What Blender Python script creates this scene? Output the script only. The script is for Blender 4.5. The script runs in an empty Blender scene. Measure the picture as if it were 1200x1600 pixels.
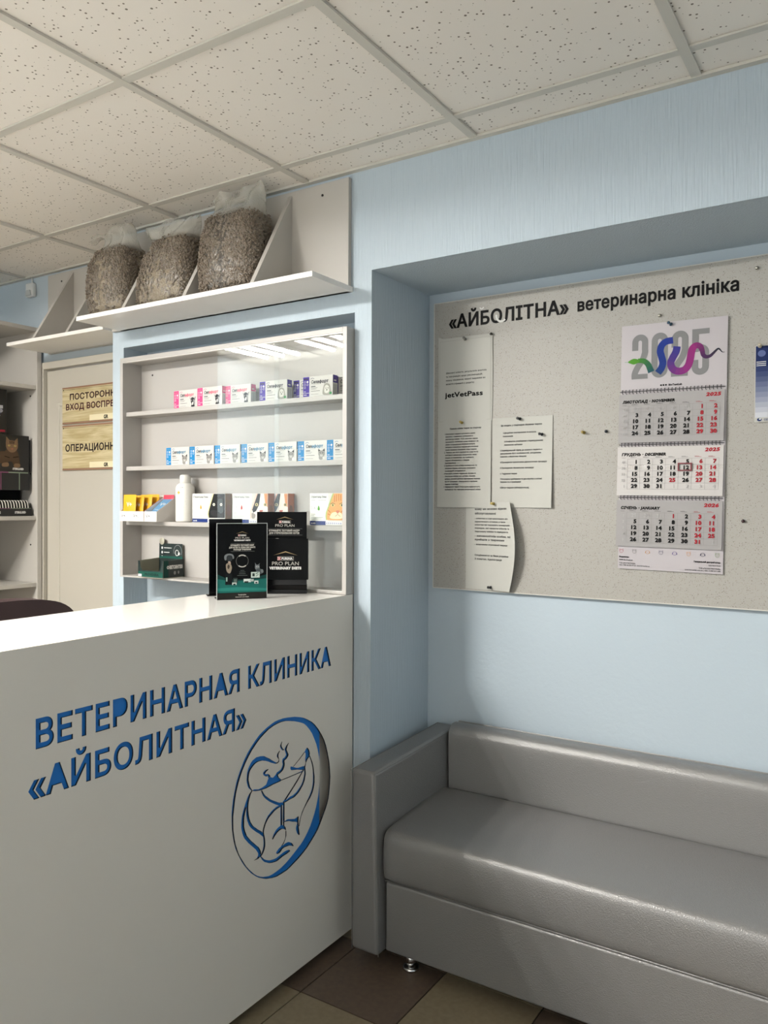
import bpy, bmesh, math, random
from mathutils import Vector, Matrix
from mathutils.geometry import delaunay_2d_cdt

random.seed(7)
SC = bpy.context.scene
COL = SC.collection
R = math.radians

# ------------------------------------------------------------------ camera
CAM_F = 1243.86                       # focal length in pixels of a 1200 x 1600 frame
cam = bpy.data.cameras.new('camera')
cam.sensor_fit = 'VERTICAL'
cam.sensor_height = 36.0
cam.lens = CAM_F * 36.0 / 1600.0
cam.clip_start = 0.02
cam_o = bpy.data.objects.new('camera', cam)
COL.objects.link(cam_o)
YAW, PITCH, ROLL = 0.5729, -0.0118, 0.0040
cf = Vector((-math.sin(YAW) * math.cos(PITCH), math.cos(YAW) * math.cos(PITCH), math.sin(PITCH)))
cr_ = Vector((math.cos(YAW), math.sin(YAW), 0))
cu = cr_.cross(cf)
rr = cr_ * math.cos(ROLL) + cu * math.sin(ROLL)
uu = cu * math.cos(ROLL) - cr_ * math.sin(ROLL)
cam_o.matrix_world = Matrix(((rr.x, uu.x, -cf.x, 1.4405), (rr.y, uu.y, -cf.y, -2.0554), (rr.z, uu.z, -cf.z, 1.3793), (0, 0, 0, 1)))
SC.camera = cam_o

# ------------------------------------------------------------------ world, exposure
AMBIENT_FILL = 2.0                        # ambient fill light, let in by an added window behind the camera
TUBE_POWER = 640.0                    # emission of the ceiling tubes over the reception
world = bpy.data.worlds.new('world')
SC.world = world
world.use_nodes = True
world.node_tree.nodes['Background'].inputs[0].default_value = (1.0, 0.965, 0.93, 1)
world.node_tree.nodes['Background'].inputs[1].default_value = AMBIENT_FILL
SC.view_settings.view_transform = 'Standard'
SC.view_settings.look = 'None'
SC.view_settings.exposure = 0.2
SC.view_settings.gamma = 1.0
SC.view_settings.use_curve_mapping = False

# ------------------------------------------------------------------ helpers
def srgb(h):
    h = h.lstrip('#')
    v = [int(h[i:i + 2], 16) / 255 for i in (0, 2, 4)]
    return tuple(c / 12.92 if c <= 0.04045 else ((c + 0.055) / 1.055) ** 2.4 for c in v) + (1.0,)

MATS = {}
def mat(name, hexcol, rough=0.5, metal=0.0, spec=0.5, bump=None, vary=None, coat=0.0, trans=0.0, sheen=0.0):
    """bump=(kind, scale, strength, distance), vary=(scale, hex2, amount)"""
    if name in MATS:
        return MATS[name]
    m = bpy.data.materials.new(name)
    m.use_nodes = True
    nt = m.node_tree
    p = nt.nodes['Principled BSDF']
    p.inputs['Base Color'].default_value = srgb(hexcol)
    p.inputs['Roughness'].default_value = rough
    p.inputs['Metallic'].default_value = metal
    p.inputs['Specular IOR Level'].default_value = spec
    p.inputs['Coat Weight'].default_value = coat
    p.inputs['Coat Roughness'].default_value = 0.08
    p.inputs['Transmission Weight'].default_value = trans
    tc = nt.nodes.new('ShaderNodeTexCoord')
    if vary:
        n = nt.nodes.new('ShaderNodeTexNoise')
        n.inputs['Scale'].default_value = vary[0]
        n.inputs['Detail'].default_value = 5
        nt.links.new(tc.outputs['Object'], n.inputs['Vector'])
        r = nt.nodes.new('ShaderNodeValToRGB')
        r.color_ramp.elements[0].position = 0.5 - vary[2]
        r.color_ramp.elements[1].position = 0.5 + vary[2]
        r.color_ramp.elements[0].color = srgb(hexcol)
        r.color_ramp.elements[1].color = srgb(vary[1])
        nt.links.new(n.outputs['Fac'], r.inputs['Fac'])
        nt.links.new(r.outputs['Color'], p.inputs['Base Color'])
    if bump:
        kind, sc_, st, di = bump
        if kind == 'voronoi':
            n = nt.nodes.new('ShaderNodeTexVoronoi')
            out = n.outputs['Distance']
        else:
            n = nt.nodes.new('ShaderNodeTexNoise')
            n.inputs['Detail'].default_value = 6
            out = n.outputs['Fac']
        if isinstance(sc_, tuple):
            mp = nt.nodes.new('ShaderNodeMapping')
            mp.inputs['Scale'].default_value = sc_
            nt.links.new(tc.outputs['Object'], mp.inputs['Vector'])
            nt.links.new(mp.outputs['Vector'], n.inputs['Vector'])
            n.inputs['Scale'].default_value = 1.0
        else:
            n.inputs['Scale'].default_value = sc_
            nt.links.new(tc.outputs['Object'], n.inputs['Vector'])
        b = nt.nodes.new('ShaderNodeBump')
        b.inputs['Strength'].default_value = st
        b.inputs['Distance'].default_value = di
        nt.links.new(out, b.inputs['Height'])
        nt.links.new(b.outputs['Normal'], p.inputs['Normal'])
    MATS[name] = m
    return m

def ink(h):
    return mat('ink_' + h.lstrip('#'), h, 0.55, spec=0.12)

def tag(o, label, cat, group=None, kind=None):
    o['label'] = label
    o['category'] = cat
    if group:
        o['group'] = group
    if kind:
        o['kind'] = kind
    return o

def thing(name, label, cat, loc=(0, 0, 0), rotz=0.0, group=None):
    o = bpy.data.objects.new(name, None)
    o.empty_display_size = 0.05
    COL.objects.link(o)
    o.location = loc
    o.rotation_euler = (0, 0, rotz)
    return tag(o, label, cat, group)

def linkmesh(name, me, parent=None, world_coords=True):
    o = bpy.data.objects.new(name, me)
    COL.objects.link(o)
    if parent is not None:
        o.parent = parent
        if world_coords:
            root = parent
            off = Vector((0, 0, 0))
            while root is not None:
                off += Vector(root.location)
                root = root.parent
            o.location = -off if False else (0, 0, 0)
            me.transform(Matrix.Translation(-off))
    return o

class MB:
    """collects boxes, prisms, lathes and tubes; build() links them as ONE mesh object"""
    def __init__(self):
        self.v, self.f, self.mi, self.mats, self.sm = [], [], [], [], []
    def _m(self, m):
        if m is None:
            return 0
        if m not in self.mats:
            self.mats.append(m)
        return self.mats.index(m)
    def add(self, verts, faces, m=None, smooth=False):
        b = len(self.v)
        self.v.extend(tuple(x) for x in verts)
        k = self._m(m)
        for f in faces:
            self.f.append([i + b for i in f])
            self.mi.append(k)
            self.sm.append(smooth)
        return self
    def box(self, x0, x1, y0, y1, z0, z1, m=None):
        v = [(x0, y0, z0), (x1, y0, z0), (x1, y1, z0), (x0, y1, z0), (x0, y0, z1), (x1, y0, z1), (x1, y1, z1), (x0, y1, z1)]
        return self.add(v, [(0, 3, 2, 1), (4, 5, 6, 7), (0, 1, 5, 4), (1, 2, 6, 5), (2, 3, 7, 6), (3, 0, 4, 7)], m)
    def hexa(self, v, m=None):
        return self.add(v, [(0, 3, 2, 1), (4, 5, 6, 7), (0, 1, 5, 4), (1, 2, 6, 5), (2, 3, 7, 6), (3, 0, 4, 7)], m)
    def prism(self, poly, axis, a, b, m=None, smooth=False):
        """poly: 2D outline extruded along axis from a to b"""
        n = len(poly)
        def P(p, t):
            return {'x': (t, p[0], p[1]), 'y': (p[0], t, p[1]), 'z': (p[0], p[1], t)}[axis]
        v = [P(p, a) for p in poly] + [P(p, b) for p in poly]
        self.add(v, [tuple(range(n))[::-1], tuple(range(n, 2 * n))], m)
        self.add(v, [(i, (i + 1) % n, n + (i + 1) % n, n + i) for i in range(n)], m, smooth)
        return self
    def lathe(self, prof, c=(0, 0, 0), axis=(0, 0, 1), seg=20, m=None, smooth=True):
        ax = Vector(axis).normalized()
        t = Vector((1, 0, 0)) if abs(ax.x) < 0.9 else Vector((0, 1, 0))
        a = ax.cross(t).normalized()
        b = ax.cross(a)
        c = Vector(c)
        v, f = [], []
        for r, h in prof:
            for k in range(seg):
                th = 2 * math.pi * k / seg
                v.append(c + ax * h + a * (r * math.cos(th)) + b * (r * math.sin(th)))
        for i in range(len(prof) - 1):
            for k in range(seg):
                k2 = (k + 1) % seg
                f.append((i * seg + k, i * seg + k2, (i + 1) * seg + k2, (i + 1) * seg + k))
        f.append(tuple(range(seg))[::-1])
        f.append(tuple(range((len(prof) - 1) * seg, len(prof) * seg)))
        return self.add(v, f, m, smooth)
    def tube(self, pts, r, seg=10, m=None):
        pts = [Vector(p) for p in pts]
        v, f = [], []
        for i, p in enumerate(pts):
            d = (pts[min(i + 1, len(pts) - 1)] - pts[max(i - 1, 0)]).normalized()
            t = Vector((0, 0, 1)) if abs(d.z) < 0.9 else Vector((1, 0, 0))
            a = d.cross(t).normalized()
            b = d.cross(a)
            rad = r[i] if isinstance(r, (list, tuple)) else r
            for k in range(seg):
                th = 2 * math.pi * k / seg
                v.append(p + a * (rad * math.cos(th)) + b * (rad * math.sin(th)))
        for i in range(len(pts) - 1):
            for k in range(seg):
                k2 = (k + 1) % seg
                f.append((i * seg + k, i * seg + k2, (i + 1) * seg + k2, (i + 1) * seg + k))
        f.append(tuple(range(seg))[::-1])
        f.append(tuple(range((len(pts) - 1) * seg, len(pts) * seg)))
        return self.add(v, f, m, True)
    def build(self, name, m=None, parent=None, bevel=0.0, seg=2, sub=0, world_coords=True, recalc=True):
        me = bpy.data.meshes.new(name)
        me.from_pydata(self.v, [], self.f)
        if m is not None:
            me.materials.append(m)
        for q in self.mats:
            me.materials.append(q)
        base = 1 if m is not None else 0
        if self.mats:
            for p, k in zip(me.polygons, self.mi):
                p.material_index = min(k + base, len(me.materials) - 1)
        for p, s in zip(me.polygons, self.sm):
            p.use_smooth = s
        if recalc:
            bm = bmesh.new()
            bm.from_mesh(me)
            bmesh.ops.recalc_face_normals(bm, faces=bm.faces)
            bm.to_mesh(me)
            bm.free()
        me.update()
        o = linkmesh(name, me, parent, world_coords)
        if bevel > 0:
            md = o.modifiers.new('bevel', 'BEVEL')
            md.width = bevel
            md.segments = seg
            md.limit_method = 'ANGLE'
            md.angle_limit = R(40)
            for p in me.polygons:
                p.use_smooth = True
            md.harden_normals = False
            wn = o.modifiers.new('normals', 'WEIGHTED_NORMAL')
            wn.keep_sharp = True
        if sub:
            o.modifiers.new('subdivision', 'SUBSURF').levels = sub
            o.modifiers['subdivision'].render_levels = sub
        return o

# ------------------------------------------------------------------ lettering (outlines of the built-in font, refilled cleanly)
def _winding(loops, x, y):
    w = 0
    for L in loops:
        n = len(L)
        for i in range(n):
            ax, ay = L[i]
            bx, by = L[(i + 1) % n]
            if ay <= y < by:
                if (bx - ax) * (y - ay) - (x - ax) * (by - ay) > 0:
                    w += 1
            elif by <= y < ay:
                if (bx - ax) * (y - ay) - (x - ax) * (by - ay) < 0:
                    w -= 1
    return w

def fill(loops, evenodd=False):
    """triangulates outlines that may cross themselves; returns verts, tris"""
    V, E = [], []
    for L in loops:
        b = len(V)
        V.extend(Vector(p) for p in L)
        E.extend((b + i, b + (i + 1) % len(L)) for i in range(len(L)))
    vo, _e, fo = delaunay_2d_cdt(V, E, [], 0, 1e-6)[:3]
    T = []
    for f in fo:
        cx = sum(vo[i].x for i in f) / len(f)
        cy = sum(vo[i].y for i in f) / len(f)
        w = _winding(loops, cx, cy)
        if (w % 2 if evenodd else w != 0):
            T.append(tuple(f))
    return [tuple(v) for v in vo], T

def outlines(vo, T):
    """clean boundary loops of a triangulation, solid on the left"""
    ed = set()
    for t in T:
        for i in range(len(t)):
            ed.add((t[i], t[(i + 1) % len(t)]))
    nx = {}
    for a, b in ed:
        if (b, a) not in ed:
            nx.setdefault(a, []).append(b)
    out = []
    while nx:
        s = next(iter(nx))
        L, c = [], s
        while c in nx:
            L.append(c)
            n = nx[c].pop()
            if not nx[c]:
                del nx[c]
            c = n
            if c == s:
                break
        if len(L) > 2:
            out.append([vo[i] for i in L])
    return out

def _grow(L, d):
    n = len(L)
    out = []
    for i in range(n):
        p0, p1, p2 = Vector(L[i - 1]), Vector(L[i]), Vector(L[(i + 1) % n])
        a, b = (p1 - p0), (p2 - p1)
        if a.length < 1e-7 or b.length < 1e-7:
            out.append(tuple(p1))
            continue
        a.normalize(); b.normalize()
        na, nb = Vector((a.y, -a.x)), Vector((b.y, -b.x))
        m = na + nb
        k = 1 + na.dot(nb)
        if k < 0.35:
            k = 0.35
        q = p1 + m * (d / k)
        out.append((q.x, q.y))
    return out

_FC = bpy.data.curves.new('letters', 'FONT')
_FC.fill_mode = 'NONE'
_FO = bpy.data.objects.new('letters', _FC)
COL.objects.link(_FO)
_LOOPS, _GLYPH, _ADV = {}, {}, {}

def _text_mesh(s, res):
    _FC.body = s
    _FC.resolution_u = res
    dg = bpy.context.evaluated_depsgraph_get()
    dg.update()
    return bpy.data.meshes.new_from_object(_FO.evaluated_get(dg))

def _xmax(s):
    me = _text_mesh(s, 1)
    r = max((v.co.x for v in me.vertices), default=0)
    bpy.data.meshes.remove(me)
    return r

def advance(ch):
    if ch not in _ADV:
        _ADV[ch] = _xmax('H' + ch + 'H') - _xmax('HH')
    return _ADV[ch]

def raw_loops(ch, res):
    key = (ch, res)
    if key not in _LOOPS:
        me = _text_mesh(ch, res)
        nb = {}
        for e in me.edges:
            a, b = e.vertices
            nb.setdefault(a, []).append(b)
            nb.setdefault(b, []).append(a)
        seen, out = set(), []
        for s in nb:
            if s in seen:
                continue
            L, c = [s], s
            seen.add(s)
            while True:
                n = [q for q in nb[c] if q not in seen]
                if not n:
                    break
                c = n[0]
                seen.add(c)
                L.append(c)
            # keep the direction the edges were written in
            P = [(me.vertices[i].co.x, me.vertices[i].co.y) for i in L]
            out.append((min(L), L, P))
        good = []
        es = {tuple(e.vertices) for e in me.edges}
        for _k, L, P in out:
            if len(L) > 2:
                fwd = sum((L[i], L[(i + 1) % len(L)]) in es for i in range(len(L)))
                if fwd < len(L) / 2:
                    P = P[::-1]
                good.append(P)
        bpy.data.meshes.remove(me)
        _LOOPS[key] = good
    return _LOOPS[key]

def glyph(ch, bold=0.0, res=4, holes=True):
    key = (ch, bold, res, holes)
    if key not in _GLYPH:
        L = raw_loops(ch, res)
        if not L:
            _GLYPH[key] = ([], [], [])
        else:
            vo, T = fill(L)
            O = outlines(vo, T)
            if not holes:
                O = [l for l in O if sum(l[i - 1][0] * l[i][1] - l[i][0] * l[i - 1][1] for i in range(len(l))) > 0]
            if bold:
                O = [_grow(l, bold) for l in O]
            if bold or not holes:
                vo, T = fill(O)
                O = outlines(vo, T)
            _GLYPH[key] = (vo, T, O)
    return _GLYPH[key]

def text_width(s, bold=0.0, track=0.0):
    return sum(advance(c) + track + bold * 0.9 for c in s)

class Flat:
    """a printed layer: coloured outlines and lettering on a plane (origin, ux, uy), one mesh with several inks"""
    def __init__(self, o, ux, uy, lift=0.0003, step=0.00002):
        self.o, self.ux, self.uy = Vector(o), Vector(ux).normalized(), Vector(uy).normalized()
        self.n = self.ux.cross(self.uy).normalized()
        self.lift, self.step = lift, step
        self.mb = MB()
        self.warp = None
    def pt(self, a, b, h=None):
        h = self.lift if h is None else h
        if self.warp:
            a, b, e = self.warp(a, b)
            h = h + e
        return self.o + self.ux * a + self.uy * b + self.n * h
    def up(self):
        self.lift += self.step
        return self
    def poly(self, pts, m):
        self.mb.add([self.pt(a, b) for a, b in pts], [tuple(range(len(pts)))], m)
        return self.up()
    def rect(self, a0, b0, a1, b1, m):
        return self.poly([(a0, b0), (a1, b0), (a1, b1), (a0, b1)], m)
    def shape(self, pts, m, k=6):
        """a smooth closed outline"""
        L = smooth(pts, k, True)
        vo, T = fill([L])
        self.mb.add([self.pt(a, b) for a, b in vo], T, m)
        return self.up()
    def disc(self, a, b, ra, rb, m, n=20, rot=0.0):
        c, s = math.cos(rot), math.sin(rot)
        return self.poly([(a + ra * math.cos(t) * c - rb * math.sin(t) * s, b + ra * math.cos(t) * s + rb * math.sin(t) * c)
                          for t in (2 * math.pi * i / n for i in range(n))], m)
    def ring(self, a, b, ra, rb, w, m, n=28, t0=0.0, t1=2 * math.pi):
        v, f = [], []
        for i in range(n + 1):
            t = t0 + (t1 - t0) * i / n
            v.append(self.pt(a + ra * math.cos(t), b + rb * math.sin(t)))
            v.append(self.pt(a + (ra - w) * math.cos(t), b + (rb - w) * math.sin(t)))
        for i in range(n):
            f.append((2 * i, 2 * i + 2, 2 * i + 3, 2 * i + 1))
        self.mb.add(v, f, m)
        return self.up()
    def line(self, pts, w, m):
        """a band of width w (or a list of widths) along points"""
        P = [Vector(p) for p in pts]
        v, f = [], []
        for i, p in enumerate(P):
            d = (P[min(i + 1, len(P) - 1)] - P[max(i - 1, 0)]).normalized()
            ww = (w[i] if isinstance(w, (list, tuple)) else w) / 2
            n = Vector((-d.y, d.x)) * ww
            v.append(self.pt(p.x + n.x, p.y + n.y))
            v.append(self.pt(p.x - n.x, p.y - n.y))
        for i in range(len(P) - 1):
            f.append((2 * i, 2 * i + 1, 2 * i + 3, 2 * i + 2))
        mats = m if isinstance(m, list) else None
        if mats:
            for i in range(len(P) - 1):
                self.mb.add([v[j] for j in f[i]], [(0, 1, 2, 3)], mats[i])
        else:
            self.mb.add(v, f, m)
        return self.up()
    def text(self, s, a, b, size, m, bold=0.0, align='l', res=3, sx=1.0, shear=0.0, track=0.0, width=None, noholes=(), thick=0.0):
        """size = capital height; width forces the line's length"""
        sz = size / 0.728
        w = text_width(s, bold, track) * sz * sx
        if width:
            sx *= width / w
            w = width
        if align == 'c':
            a -= w / 2
        elif align == 'r':
            a -= w
        x = 0.0
        for i, ch in enumerate(s):
            x += bold * 0.45
            vo, T, O = glyph(ch, bold, res, i not in noholes)
            if T:
                q = [(a + (vx + x) * sz * sx + shear * vy * sz, b + vy * sz) for vx, vy in vo]
                self.mb.add([self.pt(p[0], p[1], self.lift + thick) for p in q], T, m)
                if thick:
                    for L in O:
                        q = [(a + (vx + x) * sz * sx + shear * vy * sz, b + vy * sz) for vx, vy in L]
                        n = len(q)
                        self.mb.add([self.pt(p[0], p[1]) for p in q] + [self.pt(p[0], p[1], self.lift + thick) for p in q],
                                    [(j, (j + 1) % n, n + (j + 1) % n, n + j) for j in range(n)], m)
            x += advance(ch) + track + bold * 0.45
        return self.up()
    def build(self, name, parent=None, label=None):
        o = self.mb.build(name, None, parent, recalc=False)
        if label:
            o['label'] = label
        return o

def smooth(pts, k=6, closed=False):
    P = [Vector(p) for p in pts]
    N = len(P)
    out = []
    for i in range(N if closed else N - 1):
        p0 = P[(i - 1) % N] if closed or i > 0 else P[0] * 2 - P[1]
        p1, p2 = P[i], P[(i + 1) % N]
        p3 = P[(i + 2) % N] if closed or i + 2 < N else P[-1] * 2 - P[-2]
        for j in range(k):
            t = j / k
            q = ((p1 * 2) + (p2 - p0) * t + (p0 * 2 - p1 * 5 + p2 * 4 - p3) * t * t + (p1 * 3 - p0 - p2 * 3 + p3) * t ** 3) * 0.5
            out.append(tuple(q))
    if not closed:
        out.append(tuple(P[-1]))
    return out

X3, Y3, Z3 = Vector((1, 0, 0)), Vector((0, 1, 0)), Vector((0, 0, 1))

def dup(root, label, loc=None, group=None):
    """a copy of a thing with copies of its parts and sub-parts"""
    r = root.copy()
    COL.objects.link(r)
    if loc is not None:
        r.location = loc
    r['label'] = label
    if group:
        r['group'] = group
    for ch in list(root.children):
        c = ch.copy()
        COL.objects.link(c)
        c.parent = r
        for g in list(ch.children):
            d = g.copy()
            COL.objects.link(d)
            d.parent = c
    return r
# outlines of the counter emblem, in tenths of a millimetre (y, z)
LOGO_OUTER = [(-2890,7670),(-2660,7610),(-2510,7560),(-2440,7530),(-2300,7460),(-2230,7420),(-2090,7340),(-1960,7240),(-1900,7180),(-1780,7060),(-1620,6860),(-1490,6670),(-1390,6460),(-1310,6230),(-1220,5920),(-1190,5680),(-1170,5450),(-1190,5220),(-1220,5010),(-1260,4820),(-1310,4710),(-1400,4550),(-1620,4250),(-1770,4060),(-1920,3940),(-2130,3800),(-2300,3690),(-2480,3610),(-2690,3530),(-3070,3420),(-3200,3390),(-3420,3380),(-3630,3380),(-3700,3390),(-3850,3420),(-4050,3480),(-4110,3500),(-4230,3560),(-4400,3650),(-4550,3760),(-4700,3890),(-4830,4030),(-4920,4140),(-5000,4240),(-5110,4410),(-5200,4570),(-5250,4670),(-5300,4770),(-5350,4930),(-5390,5090),(-5430,5330),(-5440,5520),(-5440,5710),(-5420,5900),(-5390,6080),(-5320,6320),(-5270,6480),(-5200,6630),(-5090,6820),(-4970,7000),(-4850,7140),(-4710,7270),(-4560,7390),(-4400,7500),(-4280,7560),(-4080,7640),(-3880,7700),(-3740,7730),(-3600,7740),(-3380,7740),(-3140,7710)]
LOGO_INNER = [(-2890,7540),(-2690,7470),(-2560,7420),(-2440,7360),(-2340,7280),(-2210,7150),(-2090,7010),(-1970,6810),(-1870,6620),(-1810,6460),(-1750,6250),(-1720,6020),(-1710,5790),(-1710,5560),(-1730,5330),(-1770,5090),(-1820,4920),(-1880,4750),(-1960,4590),(-2050,4440),(-2150,4290),(-2280,4150),(-2380,4060),(-2480,3980),(-2590,3910),(-2930,3750),(-3090,3680),(-3280,3610),(-3470,3560),(-3690,3530),(-3840,3520),(-3990,3530),(-4120,3570),(-4220,3600),(-4310,3640),(-4400,3690),(-4450,3720),(-4580,3820),(-4670,3910),(-4760,4000),(-4890,4150),(-5000,4310),(-5140,4520),(-5190,4620),(-5230,4720),(-5290,4870),(-5330,5030),(-5370,5260),(-5380,5440),(-5380,5620),(-5350,5810),(-5310,6050),(-5270,6220),(-5190,6440),(-5120,6590),(-5040,6730),(-4910,6910),(-4800,7040),(-4670,7170),(-4520,7290),(-4360,7400),(-4180,7490),(-4000,7570),(-3800,7620),(-3660,7640),(-3520,7650),(-3440,7650),(-3300,7640),(-3160,7610)]
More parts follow.
